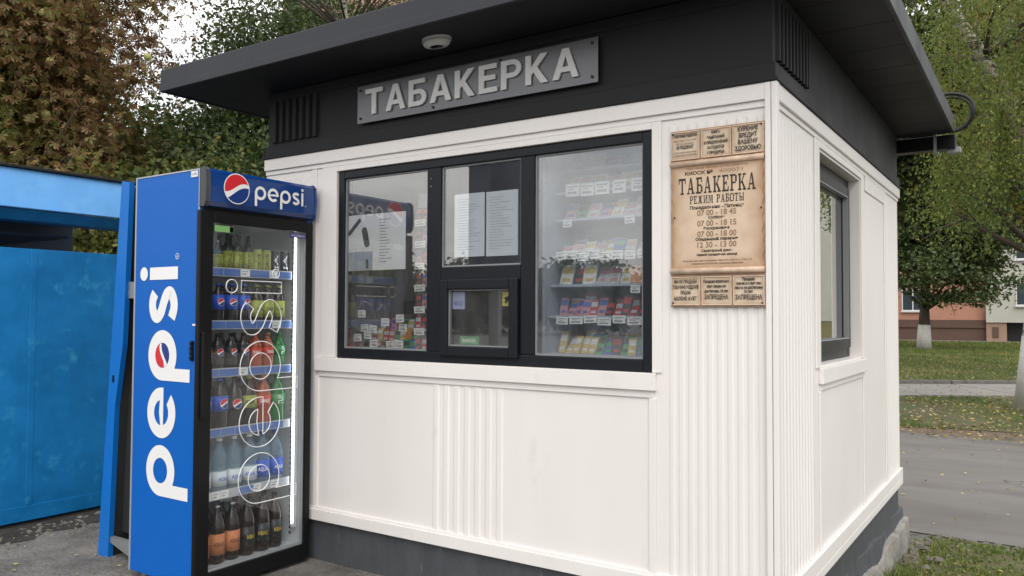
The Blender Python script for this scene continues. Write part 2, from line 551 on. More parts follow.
# diagonal concrete footpath of square slabs with a thin low kerb on each side
pu = Vector((math.cos(math.radians(33)), math.sin(math.radians(33)), 0))
pv = Vector((-pu.y, pu.x, 0))
po = Vector((0.52, 16.75, GZ))
pth = MB()
for k in range(-12, 12):
    L = 2.0
    tilt = random.uniform(-0.006, 0.006)
    pth.obox(po + Vector((0, 0, tilt)), pu, pv, (0, 0, 1), k * L, k * L + L - 0.035, 0.0, 2.75, -0.1, 0.05)
tag(pth.build('footpath', M['paving'], bevel=0.01), kind='structure')
kb = MB()
for k in range(-12, 12):
    kb.obox(po, pu, pv, (0, 0, 1), k * 2.0, k * 2.0 + 1.98, 2.80, 2.92, -0.1, 0.13)
tag(kb.build('path_kerb', pm('old_kerb', (0.16, 0.15, 0.14), 0.9, var=0.3, vscale=5), bevel=0.01), kind='structure')
# apron kerb of the far building
sheet('building_apron', [(-60, 57.4), (60, 57.4), (60, 58.4), (-60, 58.4)], M['paving'], GZ + 0.06, 0.3)

sheet('shaded_soil_strip', wavy(-4.72, -4.30, 0, 0, 3, 1)[:0] + [(-5.4, -3.2), (-4.36, -3.2)] + [(-4.36 + .05 * math.sin(i * 2.1) + .03 * math.sin(i * 5.3), -3.2 + i * .1) for i in range(36)] + [(-5.4, 0.3)], pm('shade_darkened_soil', (0.035, 0.031, 0.026), .95, var=.5, vscale=9, bump=1.0, bscale=30), 0.003)  # soil with the stall's shadow gap painted into its dark colour
# ================================================================== vegetation helpers
def leaf_quads(cent, size, droop=0.0, jitter=0.35, aspect=0.6):
    """diamond leaves at given centres -> (verts, faces) arrays"""
    n = len(cent)
    a = rng.normal(size=(n, 3)); a[:, 2] -= droop
    a /= np.linalg.norm(a, axis=1)[:, None]
    b = rng.normal(size=(n, 3))
    b -= a * (a * b).sum(1)[:, None]
    b /= np.linalg.norm(b, axis=1)[:, None]
    s = size * (1 + rng.uniform(-jitter, jitter, n))[:, None]
    nrm = np.cross(a, b)
    p0 = cent - a * s * 0.5
    p1 = cent + b * s * aspect * 0.5 + nrm * s * 0.10
    p2 = cent + a * s * 0.5
    p3 = cent - b * s * aspect * 0.5 + nrm * s * 0.10
    return np.stack([p0, p1, p2, p3], axis=1).reshape(-1, 3)

def palmate(cent, size, n5=5):
    """fans of narrow leaflets, as on a horse chestnut"""
    n = len(cent)
    a = rng.normal(size=(n, 3)); a[:, 2] -= 0.9
    a /= np.linalg.norm(a, axis=1)[:, None]
    b = rng.normal(size=(n, 3)); b -= a * (a * b).sum(1)[:, None]
    b /= np.linalg.norm(b, axis=1)[:, None]
    nn = np.cross(a, b)
    s = size * rng.uniform(.7, 1.25, n)[:, None]
    out_ = []
    for k in range(n5):
        t_ = (k - (n5 - 1) / 2) * 0.72
        L = s * (1 - 0.09 * abs(k - (n5 - 1) / 2) ** 1.5)
        d = a * math.cos(t_) + b * math.sin(t_)
        w_ = b * math.cos(t_) - a * math.sin(t_)
        c0 = cent + nn * s * rng.uniform(-.03, .03, n)[:, None]
        drop = nn * s * rng.uniform(-.28, .28, n)[:, None]
        out_.append(np.stack([c0, c0 + d * L * .62 + w_ * L * .17 + drop * .4, c0 + d * L + drop, c0 + d * L * .62 - w_ * L * .17 + drop * .4], 1))
    return np.concatenate(out_, 0).reshape(-1, 3)

def quad_mesh(name, V, mat, parent=None, base=None):
    V = np.asarray(V, dtype=np.float32)
    if base is not None:
        V = V - np.array(base, dtype=np.float32)
    n = len(V) // 4
    me = bpy.data.meshes.new(name)
    me.vertices.add(len(V)); me.vertices.foreach_set('co', V.ravel())
    me.loops.add(len(V)); me.loops.foreach_set('vertex_index', np.arange(len(V), dtype=np.int32))
    me.polygons.add(n)
    me.polygons.foreach_set('loop_start', np.arange(n, dtype=np.int32) * 4)
    me.polygons.foreach_set('loop_total', np.full(n, 4, dtype=np.int32))
    me.materials.append(mat)
    me.update(); me.validate()
    o = bpy.data.objects.new(name, me)
    C.objects.link(o)
    if parent is not None:
        o.parent = parent
    return o

def clump_centres(c, r, n, shell=0.55):
    d = rng.normal(size=(n, 3)); d /= np.linalg.norm(d, axis=1)[:, None]
    k = shell + (1 - shell) * rng.uniform(0, 1, n) ** 0.8
    k[rng.uniform(size=n) < 0.30] *= rng.uniform(0.2, 0.9)
    return np.array(c) + d * np.array(r) * k[:, None]

def tree(label, base, crown_c, crown_r, clumps, per, sigma, leaf, lmat, trunk_r=0.15, trunk_pts=None, bark='bark',
         cat='tree', group=None, droop=0.0, name='tree', limbs=26, aspect=0.6, wash=None, extra=None, shell=0.5, fan=False, strands=None, flat=1.0):
    t = thing(name, label, cat, base, group)
    cc = clump_centres(crown_c, crown_r, clumps, shell)
    if extra is not None:
        cc = np.concatenate([cc, np.array(extra)])
    tb = MB()
    top = Vector((crown_c[0], crown_c[1], crown_c[2] + crown_r[2] * 0.55))
    if trunk_pts is None:
        b0 = Vector(base)
        trunk_pts = [b0 + (top - b0) * s + Vector((random.uniform(-.12, .12), random.uniform(-.12, .12), 0)) * min(1, s * 4) for s in np.linspace(0, 1, 9)]
    trunk_pts = [Vector(p) for p in trunk_pts]
    nT = len(trunk_pts)
    rad = [trunk_r * (1.0 - 0.82 * i / (nT - 1)) for i in range(nT)]
    rad[0] *= 1.35
    tb.tube(trunk_pts, rad, 12)
    lb = MB()
    idx = rng.choice(len(cc), size=min(limbs, len(cc)), replace=False)
    for i in idx:
        tgt = Vector(cc[i])
        cand = [k for k in range(max(1, nT // 4), nT)]
        k = min(cand, key=lambda q: abs(trunk_pts[q].z - (tgt.z - 0.45 * (tgt - trunk_pts[q]).xy.length)))
        st = trunk_pts[k]
        mid = st.lerp(tgt, 0.5) + Vector((random.uniform(-.2, .2), random.uniform(-.2, .2), random.uniform(0.05, 0.35))) * (tgt - st).length * 0.35
        r0 = rad[k] * 0.5
        pts = [st, st.lerp(mid, 0.5), mid, mid.lerp(tgt, 0.5) + Vector((0, 0, 0.03)), tgt]
        lb.tube(pts, [r0, r0 * 0.7, r0 * 0.45, r0 * 0.28, r0 * 0.12], 6)
        for q in range(3):
            e = tgt + Vector(rng.normal(size=3)) * sigma * 1.2
            s0 = pts[2 + q % 2]
            lb.tube([s0, s0.lerp(e, 0.5) + Vector((0, 0, 0.05)), e], [r0 * 0.28, r0 * 0.16, r0 * 0.06], 5)
    tr = tb.build('trunk', M[bark], t, smooth=True)
    lb.build('branches', M['bark'], tr, smooth=True)
    if wash:
        wb = MB(); p0 = trunk_pts[0]; p1 = trunk_pts[1]
        pz = p0 + (p1 - p0) * (wash / max(0.01, (p1 - p0).z))
        rr = rad[0] + (rad[1] - rad[0]) * (wash / max(0.01, (p1 - p0).z))
        wb.tube([p0, pz], [rad[0] * 1.03, rr * 1.03], 14)
        w = wb.build('limewash_band', M['limewash'], tr, smooth=True)
    sg = np.array([sigma, sigma, sigma * (1 + 0.6 * droop) * flat])
    cnt = rng.integers(int(per * 0.5), int(per * 1.5), len(cc))
    cen = np.repeat(cc, cnt, axis=0) + rng.normal(size=(cnt.sum(), 3)) * sg
    V = palmate(cen, leaf) if fan else leaf_quads(cen, leaf, droop, aspect=aspect)
    if strands:
        sc = []
        tw = MB()
        for (sx_, sy_, sz_, L_) in strands:
            m_n = int(L_ * 95)
            tt_ = rng.uniform(0, 1, m_n)
            swx, swy = rng.normal(0, .10, 2)
            pc = np.stack([sx_ + swx * tt_ ** 2, sy_ + swy * tt_ ** 2, sz_ - L_ * tt_], 1) + rng.normal(0, 1, (m_n, 3)) * np.array([.045, .045, .02])
            sc.append(pc)
            tw.tube([(sx_, sy_, sz_ + .05), (sx_ + swx * .25, sy_ + swy * .25, sz_ - L_ * .5), (sx_ + swx, sy_ + swy, sz_ - L_)], [.005, .0035, .0015], 4)
        tw.build('hanging_twigs', M['bark'], tr)
        V = np.concatenate([V, leaf_quads(np.concatenate(sc), leaf, 1.2, aspect=.55)])
    quad_mesh('crown', V, lmat, t, base)
    return t, cc

LM = {}
LM['brown'] = leaf_mat('autumn_chestnut_leaves', [(0.0, (0.10, 0.05, 0.022)), (0.35, (0.20, 0.105, 0.045)), (0.55, (0.29, 0.175, 0.07)), (0.72, (0.17, 0.145, 0.04)), (1.0, (0.13, 0.165, 0.04))], 0.35)
LM['olive'] = leaf_mat('olive_leaves', [(0.0, (0.03, 0.055, 0.014)), (0.4, (0.07, 0.10, 0.022)), (0.7, (0.14, 0.155, 0.035)), (1.0, (0.28, 0.21, 0.04))], 0.35)
LM['dark'] = leaf_mat('dark_green_leaves', [(0.0, (0.022, 0.042, 0.014)), (0.5, (0.05, 0.08, 0.022)), (1.0, (0.10, 0.135, 0.035))], 0.3)
LM['birch'] = leaf_mat('birch_leaves', [(0.0, (0.075, 0.12, 0.03)), (0.5, (0.155, 0.215, 0.05)), (0.88, (0.25, 0.29, 0.07)), (1.0, (0.28, 0.26, 0.05))], 0.45)
LM['linden'] = leaf_mat('linden_leaves', [(0.0, (0.035, 0.065, 0.024)), (0.5, (0.08, 0.12, 0.042)), (1.0, (0.16, 0.20, 0.08))], 0.3)
LM['birch_dark'] = leaf_mat('shaded_birch_leaves', [(0.0, (0.02, 0.04, 0.014)), (0.6, (0.045, 0.07, 0.02)), (1.0, (0.10, 0.12, 0.03))], 0.35)
# ================================================================== KIOSK
BX, BY = -3.045, 3.24            # left wall x, back wall y (near corner stands at 0,0)
kiosk = thing('kiosk', 'white panelled tobacco kiosk with dark flat overhanging roof and grey plinth', 'kiosk', (0, 0, 0))
W = M['white']
# window openings
WX0, WX1, WZ0, WZ1 = -2.435, -0.515, 1.150, 2.205     # front
SY0, SY1, SZ0, SZ1 = 0.77, 1.82, 1.150, 2.205         # side
T = 0.09
mb = MB()                                             # front wall shell with an opening
mb.box(BX, WX0, 0, T, 0.23, 2.33)
mb.box(WX1, -T, 0, T, 0.23, 2.33)
mb.box(WX0, WX1, 0, T, 0.23, WZ0)
mb.box(WX0, WX1, 0, T, WZ1, 2.33)
mb.build('front_wall', W, kiosk)
mb = MB()
mb.box(-T, 0, 0, SY0, 0.23, 2.33)
mb.box(-T, 0, SY1, BY, 0.23, 2.33)
mb.box(-T, 0, SY0, SY1, 0.23, SZ0)
mb.box(-T, 0, SY0, SY1, SZ1, 2.33)
mb.build('side_wall', W, kiosk)
MB().box(BX, BX + T, T, BY - T, 0.23, 2.33).build('side_wall', W, kiosk)
MB().box(BX, -T, BY - T, BY, 0.23, 2.33).build('back_wall', W, kiosk)
# applied battens, rails and ribs of the front
mb = MB()
e = 0.008
mb.box(BX, 0.0, -e - 0.012, 0, 2.262, 2.33)                   # head rail
mb.box(BX, 0.0, -0.008, 0, 2.235, 2.262)
mb.box(-2.55, WX0 - 0.0, -e, 0, 1.152, 2.235)                  # window side boards
mb.box(WX1, -0.470, -e, 0, 1.152, 2.235)
mb.box(WX0, WX1, -e, 0, WZ1, 2.235)
mb.box(-2.585, -0.497, -e - 0.014, 0, 1.075, 1.150)             # sill board
mb.box(-2.565, -0.507, -e, 0, 1.043, 1.075)
mb.box(BX, 0.0, -e - 0.012, 0, 0.23, 0.292)                   # bottom rail
mb.box(BX, 0.0, -0.010, 0, 0.292, 0.305)
mb.box(-2.600, -2.565, -e, 0, 0.305, 1.043)
mb.box(-0.530, -0.497, -e, 0, 0.305, 1.043)
mb.box(-2.640, -2.600, -0.005, 0, 0.305, 2.235)
mb.build('front_battens', W, kiosk, bevel=0.0035)
mb = MB()
for i in range(7):                                            # middle fluting under the window
    x = -1.725 + i * 0.0655
    mb.prism([(x, 0.0), (x + 0.008, -0.005), (x + 0.032, -0.005), (x + 0.040, 0.0)], 2, 0.306, 1.034)
for i in range(10):                                           # fluting right of the window
    x = -0.440 + i * 0.0418
    mb.prism([(x, 0.0), (x + 0.007, -0.0035), (x + 0.022, -0.0035), (x + 0.029, 0.0)], 2, 0.306, 2.205)
for i in range(8):                                            # fluting by the left corner
    x = -3.02 + i * 0.047
    mb.prism([(x, 0.0), (x + 0.005, -0.007), (x + 0.026, -0.007), (x + 0.032, 0.0)], 2, 0.306, 2.200)
mb.build('front_ribs', W, kiosk)
# side wall trim
mb = MB()
mb.box(0, e + 0.012, 0.0, BY, 2.262, 2.33)
mb.box(0, 0.008, 0.0, BY, 2.238, 2.262)
mb.box(0, e, SY0 - 0.09, SY0, 1.152, 2.238)
mb.box(0, e, SY1, SY1 + 0.07, 1.152, 2.238)
mb.box(0, e, SY0, SY1, SZ1, 2.238)
mb.box(0, e + 0.014, SY0 - 0.02, SY1 + 0.05, 1.075, 1.150)
mb.box(0, e, SY0 - 0.01, SY1 + 0.04, 1.043, 1.075)
mb.box(0, e + 0.012, 0.0, BY, 0.2301, 0.30)
mb.box(0, e + 0.012, 0.0, BY, 0.185, 0.2301)
mb.box(0, e, SY0 - 0.03, SY0 - 0.002, 0.30, 1.043)
mb.box(0, e, SY1 + 0.01, SY1 + 0.05, 0.30, 1.043)
mb.box(0, e, 2.62, 2.68, 0.30, 2.238)
mb.box(0, e, 1.95, 2.62, 2.15, 2.238)
mb.build('side_battens', W, kiosk, bevel=0.0035)
mb = MB()
for i in range(12):
    y = 0.045 + i * 0.0505
    mb.prism([(0.0, y), (0.005, y + 0.007), (0.005, y + 0.027), (0.0, y + 0.034)], 2, 0.302, 2.205)
mb.build('side_ribs', W, kiosk)
mb = MB()
for i in range(9):
    y = 2.72 + i * 0.055
    mb.prism([(0.0, y), (0.005, y + 0.007), (0.005, y + 0.029), (0.0, y + 0.036)], 2, 0.302, 2.205)
mb.build('side_ribs', W, kiosk)
mb = MB()                                                     # corner post with a groove
mb.box(-0.024, -0.001, -0.024, -0.001, 0.232, 2.329)
mb.box(0.0015, 0.024, -0.024, 0.018, 0.232, 2.329)
mb.build('corner_post', W, kiosk, bevel=0.003)
# side jambs (lining of the deep opening)
mb = MB()
mb.box(-0.20, -0.002, SY1 - 0.012, SY1 - 0.001, SZ0, SZ1)
mb.box(-0.20, -0.002, SY0 + 0.001, SY0 + 0.012, SZ0, SZ1)
mb.box(-0.20, -0.002, SY0 + 0.012, SY1 - 0.012, SZ1 - 0.012, SZ1 - 0.001)
mb.box(-0.20, -0.002, SY0 + 0.012, SY1 - 0.012, SZ0 + 0.001, SZ0 + 0.012)
mb.build('window_lining', W, kiosk)
# plinth and footing
mb = MB()
mb.box(BX + 0.02, -0.012, 0.012, BY - 0.01, -0.16, 0.23)
mb.build('plinth', M['plinth'], kiosk, bevel=0.004)
def rough_strip(y0, y1, x0, x1, z0, z1, n, amp, seed):
    r = random.Random(seed)
    m_ = MB()
    cols = []
    for i in range(n + 1):
        y = y0 + (y1 - y0) * i / n
        top = z1 + amp * (0.6 * math.sin(y * 3.1 + seed) + 0.35 * math.sin(y * 9.7 + seed * 2)) + r.uniform(-amp, amp) * .12
        prot = x1 + amp * .35 * math.sin(y * 5.3 + seed) + r.uniform(-amp, amp) * .06
        cols.append([(x0, y, z0), (prot + 0.02, y, z0), (prot, y, (z0 + top) / 2), (prot - 0.012, y, top - 0.012), (x0, y, top)])
    for i in range(n + 1):
        m_.v.extend(cols[i])
    for i in range(n):
        for k in range(4):
            m_.f.append((i * 5 + k, (i + 1) * 5 + k, (i + 1) * 5 + k + 1, i * 5 + k + 1))
    m_.f.append((0, 1, 2, 3, 4)); m_.f.append((n * 5 + 4, n * 5 + 3, n * 5 + 2, n * 5 + 1, n * 5))
    return m_
rough_strip(0.03, BY + 0.10, -0.05, 0.050, -0.62, -0.085, 220, 0.030, 4).build('footing', M['concrete'], kiosk)
rough_strip(0.03, BY + 0.03, -0.03, 0.010, -0.30, 0.015, 200, 0.035, 9).build('footing', M['plinth'], kiosk)
MB().box(BX, -0.05, 0.03, BY + 0.06, -0.62, -0.155).build('footing', M['concrete'], kiosk)
# dark band over the walls
D_ = M['dark']
mb = MB()
mb.box(BX + 0.01, 0.002, 0.003, BY, 2.41, 2.735)
mb.box(BX - 0.004, 0.016, -0.012, BY + 0.004, 2.345, 2.41)
mb.box(BX - 0.004, 0.030, -0.030, BY + 0.004, 2.331, 2.345)
for i in range(7):
    x = -2.985 + i * 0.058
    mb.prism([(x, 0.004), (x + 0.006, -0.014), (x + 0.030, -0.014), (x + 0.036, 0.004)], 2, 2.43, 2.675)
for i in range(9):
    y = 0.05 + i * 0.056
    mb.prism([(0.0, y), (0.016, y + 0.006), (0.016, y + 0.028), (0.0, y + 0.034)], 2, 2.43, 2.675)
mb.box(BX + 0.01, 0.004, -0.006, 0.003, 2.68, 2.735)
mb.build('dark_band', D_, kiosk, bevel=0.003)
# roof slab
roof = MB().box(-3.545, 0.362, -0.400, 3.37, 2.752, 2.868).build('roof', M['fascia'], kiosk, bevel=0.006)
mb = MB()
mb.box(-3.549, 0.366, -0.404, -0.385, 2.735, 2.775)
mb.box(-3.549, 0.366, 3.355, 3.374, 2.735, 2.775)
mb.box(0.347, 0.366, -0.385, 3.355, 2.735, 2.775)
mb.box(-3.549, -3.53, -0.385, 3.355, 2.735, 2.775)
mb.build('drip_edge', M['fascia'], roof, bevel=0.002)
mb = MB()                                                   # soffit boards
nb = 10
for i in range(nb):
    y = -0.385 + i * (3.74 / nb)
    mb.box(-3.53, 0.347, y, y + 3.74 / nb - 0.004, 2.741, 2.7515)
mb.build('soffit', D_, roof, bevel=0.002)
mb = MB()
mb.box(-3.30, 0.12, -0.18, 3.2, 2.868, 2.895)
mb.build('roofing_felt', pm('roof_felt', (0.07, 0.068, 0.066), 0.9, var=0.2), roof)
# interior surfaces
mb = MB()
mb.box(BX + T, -T, T, BY - T, 0.20, 0.23)
mb.build('floor', M['interior'], kiosk)
MB().box(BX + T, -T, 2.35, 2.38, 0.23, 2.33).build('partition', M['interior'], kiosk)
MB().box(BX + T, -T, T, BY - T, 2.33, 2.345).build('ceiling', M['interior'], kiosk)

# ------------------------------------------------------------------ windows
FR = M['frame']
def rect_frame(mb_, x0, x1, z0, z1, y0, y1, w):
    mb_.box(x0, x0 + w, y0, y1, z0, z1)
    mb_.box(x1 - w, x1, y0, y1, z0, z1)
    mb_.box(x0 + w, x1 - w, y0, y1, z0, z0 + w)
    mb_.box(x0 + w, x1 - w, y0, y1, z1 - w, z1)

win = MB()
x0, x1, z0, z1 = WX0 + 0.004, WX1 - 0.004, WZ0 + 0.002, WZ1 - 0.002
ya, yb = 0.004, 0.070
m1a, m1b = -1.782, -1.690
m2a, m2b = -1.200, -1.122
win.box(x0, x0 + 0.045, ya, yb, z0, z1)
win.box(x1 - 0.045, x1, ya, yb, z0, z1)
win.box(x0 + 0.045, x1 - 0.045, ya, yb, z1 - 0.045, z1)
win.box(x0 + 0.045, x1 - 0.045, ya, yb, z0, z0 + 0.055)
win.box(m1a, m1b, ya, yb, z0 + 0.055, z1 - 0.045)
win.box(m2a, m2b, ya, yb, z0 + 0.055, z1 - 0.045)
win.box(m1b, m2a, ya, yb, 1.565, 1.640)
wf = win.build('window', FR, kiosk, bevel=0.005)
ht = MB()                                                   # serving hatch sash, proud of the frame
rect_frame(ht, m1b + 0.006, m2a - 0.006, z0 + 0.035, 1.575, -0.014, 0.050, 0.052)
ht.build('hatch_sash', FR, wf, bevel=0.006)
gk = MB()
for (a, b, c, d) in ((x0 + 0.045, m1a, z0 + 0.055, z1 - 0.045), (m1b, m2a, 1.640, z1 - 0.045), (m2b, x1 - 0.045, z0 + 0.055, z1 - 0.045)):
    rect_frame(gk, a, b, c, d, 0.018, 0.034, 0.008)
rect_frame(gk, m1b + 0.058, m2a - 0.058, z0 + 0.087, 1.523, 0.002, 0.02, 0.006)
gk.build('gasket', M['gasket'], wf)
def pane(a, b, c, d, y, mat, par):
    return MB().box(a, b, y, y + 0.004, c, d).build('pane', mat, par)
pane(x0 + 0.05, m1a - 0.004, z0 + 0.06, z1 - 0.05, 0.024, M['glass'], wf)
pane(m1b + 0.004, m2a - 0.004, 1.645, z1 - 0.05, 0.024, M['glass'], wf)
pane(m2b + 0.004, x1 - 0.05, z0 + 0.06, z1 - 0.05, 0.024, M['glass_film'], wf)
pane(m1b + 0.060, m2a - 0.060, z0 + 0.09, 1.52, 0.008, M['glass'], wf)
cl = MB()
for (x, z) in ((m1a + 0.03, 2.06), (m1a + 0.03, 2.10)):
    cl.lathe([(0.004, 0), (0.004, 0.004)], (x, 0.0, z), 8)
cl.build('frame_screw', M['zinc'], wf)

# side window, set back in its opening
sw = MB()
xa, xb = -0.120, -0.062
a, b, c, d = SY0 + 0.014, SY1 - 0.014, SZ0 + 0.014, SZ1 - 0.014
def yz_frame(m_, y0_, y1_, z0_, z1_, xa_, xb_, w):
    m_.box(xa_, xb_, y0_, y0_ + w, z0_, z1_)
    m_.box(xa_, xb_, y1_ - w, y1_, z0_, z1_)
    m_.box(xa_, xb_, y0_ + w, y1_ - w, z0_, z0_ + w)
    m_.box(xa_, xb_, y0_ + w, y1_ - w, z1_ - w, z1_)
yz_frame(sw, a, b, c, d, xa, xb, 0.06)
sf = sw.build('window', FR, kiosk, bevel=0.005)
s2 = MB(); yz_frame(s2, a + 0.052, b - 0.052, c + 0.052, d - 0.052, xa + 0.01, xb + 0.016, 0.055)
s2.build('sash', FR, sf, bevel=0.005)
MB().box(xb - 0.02, xb - 0.016, a + 0.105, b - 0.105, c + 0.105, d - 0.105).build('pane', M['glass'], sf)
lg = MB(); yz_frame(lg, a + 0.105, b - 0.105, c + 0.105, d - 0.105, xb - 0.012, xb + 0.018, 0.006)
lg.build('gasket', M['gasket'], sf)

MB().box(-0.30, -0.26, 0.5, 2.1, 1.0, 2.33).build('cupboard_back', pm('cupboard_grey', (0.20, 0.21, 0.215), 0.6), kiosk)
# ------------------------------------------------------------------ name board over the window
FF = frame_map((0, 0, 0), (1, 0, 0), (0, 0, 1), (0, -1, 0))
sign = thing('name_sign', 'long metal name board with raised pale letters on the dark band', 'sign', (-1.51, -0.02, 2.445))
MB().box(-2.262, -0.766, -0.026, -0.018, 2.447, 2.656).build('plate', M['metal_sign'], sign, bevel=0.002)
def arc(cx_, cy_, r, a0, a1, n=12):
    return [(cx_ + r * math.cos(math.radians(a0 + (a1 - a0) * i / n)), cy_ + r * math.sin(math.radians(a0 + (a1 - a0) * i / n))) for i in range(n + 1)]
SANS = {
    'Т': (.80, [[(0, .82), (0, 1), (.8, 1), (.8, .82), (.5, .82), (.5, 0), (.3, 0), (.3, .82)]]),
    'А': (.88, [[(0, 0), (.33, 1), (.55, 1), (.88, 0), (.67, 0), (.60, .22), (.28, .22), (.21, 0)], [(.335, .39), (.545, .39), (.44, .76)]]),
    'Б': (.76, [[(0, 0), (0, 1), (.70, 1), (.70, .83), (.2, .83), (.2, .62), (.45, .62)] + arc(.45, .31, .31, 90, -90)[1:], [(.2, .17), (.2, .45)] + arc(.43, .31, .14, 90, -90)]),
    'К': (.80, [[(0, 0), (0, 1), (.2, 1), (.2, .58), (.52, 1), (.77, 1), (.42, .57), (.8, 0), (.55, 0), (.28, .41), (.2, .31), (.2, 0)]]),
    'Е': (.70, [[(0, 0), (0, 1), (.68, 1), (.68, .83), (.2, .83), (.2, .61), (.63, .61), (.63, .44), (.2, .44), (.2, .17), (.70, .17), (.70, 0)]]),
    'Р': (.74, [[(0, 0), (0, 1), (.43, 1)] + arc(.43, .69, .31, 90, -90)[1:] + [(.2, .38), (.2, 0)], [(.2, .545), (.2, .83)] + arc(.42, .6875, .1425, 90, -90)]),
}
def sans_word(word, x, z, H, Wd, depth, par, F0, mat, gap=0.15):
    tot = sum(SANS[c][0] for c in word) + gap * (len(word) - 1)
    k = Wd / tot
    px = x
    for c in word:
        wd, cs = SANS[c]
        m_ = MB()
        pts = [[(px + p[0] * k, z + p[1] * H) for p in ct] for ct in cs]
        flat_shape(m_, pts, lambda a, b, o_=0: F0(a, b, depth))
        for ct in pts:
            n = len(ct)
            m_.add([F0(p[0], p[1], 0) for p in ct] + [F0(p[0], p[1], depth) for p in ct], [(i, (i + 1) % n, n + (i + 1) % n, n + i) for i in range(n)])
        m_.build('letter', mat, par)
        px += (wd + gap) * k
sans_word('ТАБАКЕРКА', -2.192, 2.487, 0.140, 1.332, 0.009, sign, frame_map((0, -0.028, 0), (1, 0, 0), (0, 0, 1), (0, -1, 0)), M['letters'])

for x, z in ((-2.236, 2.475), (-0.795, 2.475), (-0.795, 2.63), (-2.236, 2.63), (-1.72, 2.466), (-1.30, 2.638)):
    MB().tube([(x, -0.025, z), (x, -0.032, z)], 0.007, 10).build('bolt_head', M['screw'], sign)
MB().box(-2.2, -0.82, -0.018, 0.002, 2.50, 2.60).build('mounting_batten', M['screw'], sign)

# ------------------------------------------------------------------ lamp under the eaves
lamp = thing('bulkhead_lamp', 'oval white bulkhead lamp under the dark eaves above the name board', 'lamp', (-1.555, -0.205, 2.741))
mb = MB()
def oval(m_, cx, cy, rx, ry, zs):
    n = 24
    for i, (k, z) in enumerate(zs):
        for q in range(n):
            m_.v.append((cx + rx * k * math.cos(6.2832 * q / n), cy + ry * k * math.sin(6.2832 * q / n), z))
    for i in range(len(zs) - 1):
        for q in range(n):
            m_.f.append((i * n + q, i * n + (q + 1) % n, (i + 1) * n + (q + 1) % n, (i + 1) * n + q))
    m_.f.append(tuple(range(n))); m_.f.append(tuple((len(zs) - 1) * n + q for q in reversed(range(n))))
oval(mb, -1.555, -0.205, 0.082, 0.052, [(1, 2.7405), (1.02, 2.728), (0.98, 2.722)])
mb.build('housing', M['lampwhite'], lamp, smooth=True)
mb = MB(); oval(mb, -1.555, -0.205, 0.082, 0.052, [(0.93, 2.724), (0.90, 2.712), (0.78, 2.704), (0.45, 2.701)])
mb.build('cover', M['lampwhite'], lamp, smooth=True)

# ------------------------------------------------------------------ electrical box + cable at the back corner
eb = thing('junction_box', 'black electrical box on a bracket under the rear roof corner', 'electrical box', (0.2, 3.5, 2.6))
MB().box(-0.10, 0.37, 3.39, 3.50, 2.625, 2.728).build('housing', M['black'], eb, bevel=0.006)
MB().box(0.23, 0.25, 3.380, 3.53, 2.61, 2.76).build('bracket', M['zinc'], eb)
MB().box(0.31, 0.40, 3.43, 3.50, 2.600, 2.64).build('socket', M['zinc'], eb, bevel=0.003)
cab = MB()
pts = []
for i in range(34):
    a_ = math.radians(-100 + i * 8.2)
    pts.append((0.335 + 0.155 * math.cos(a_), 3.46 + 0.02 * math.sin(i * .4), 2.905 + 0.140 * math.sin(a_)))
cab.tube([(0.05, 3.47, 2.755), (0.22, 3.46, 2.752)] + pts, 0.013, 8)
cab.tube([(0.335 + 0.135 * math.cos(math.radians(-100 + i * 9)), 3.49, 2.90 + 0.120 * math.sin(math.radians(-100 + i * 9))) for i in range(32)], 0.007, 6)
tag(cab.build('cable_coil', M['rubber']), 'thick black cable looped in a ring at the rear roof corner', 'cable')

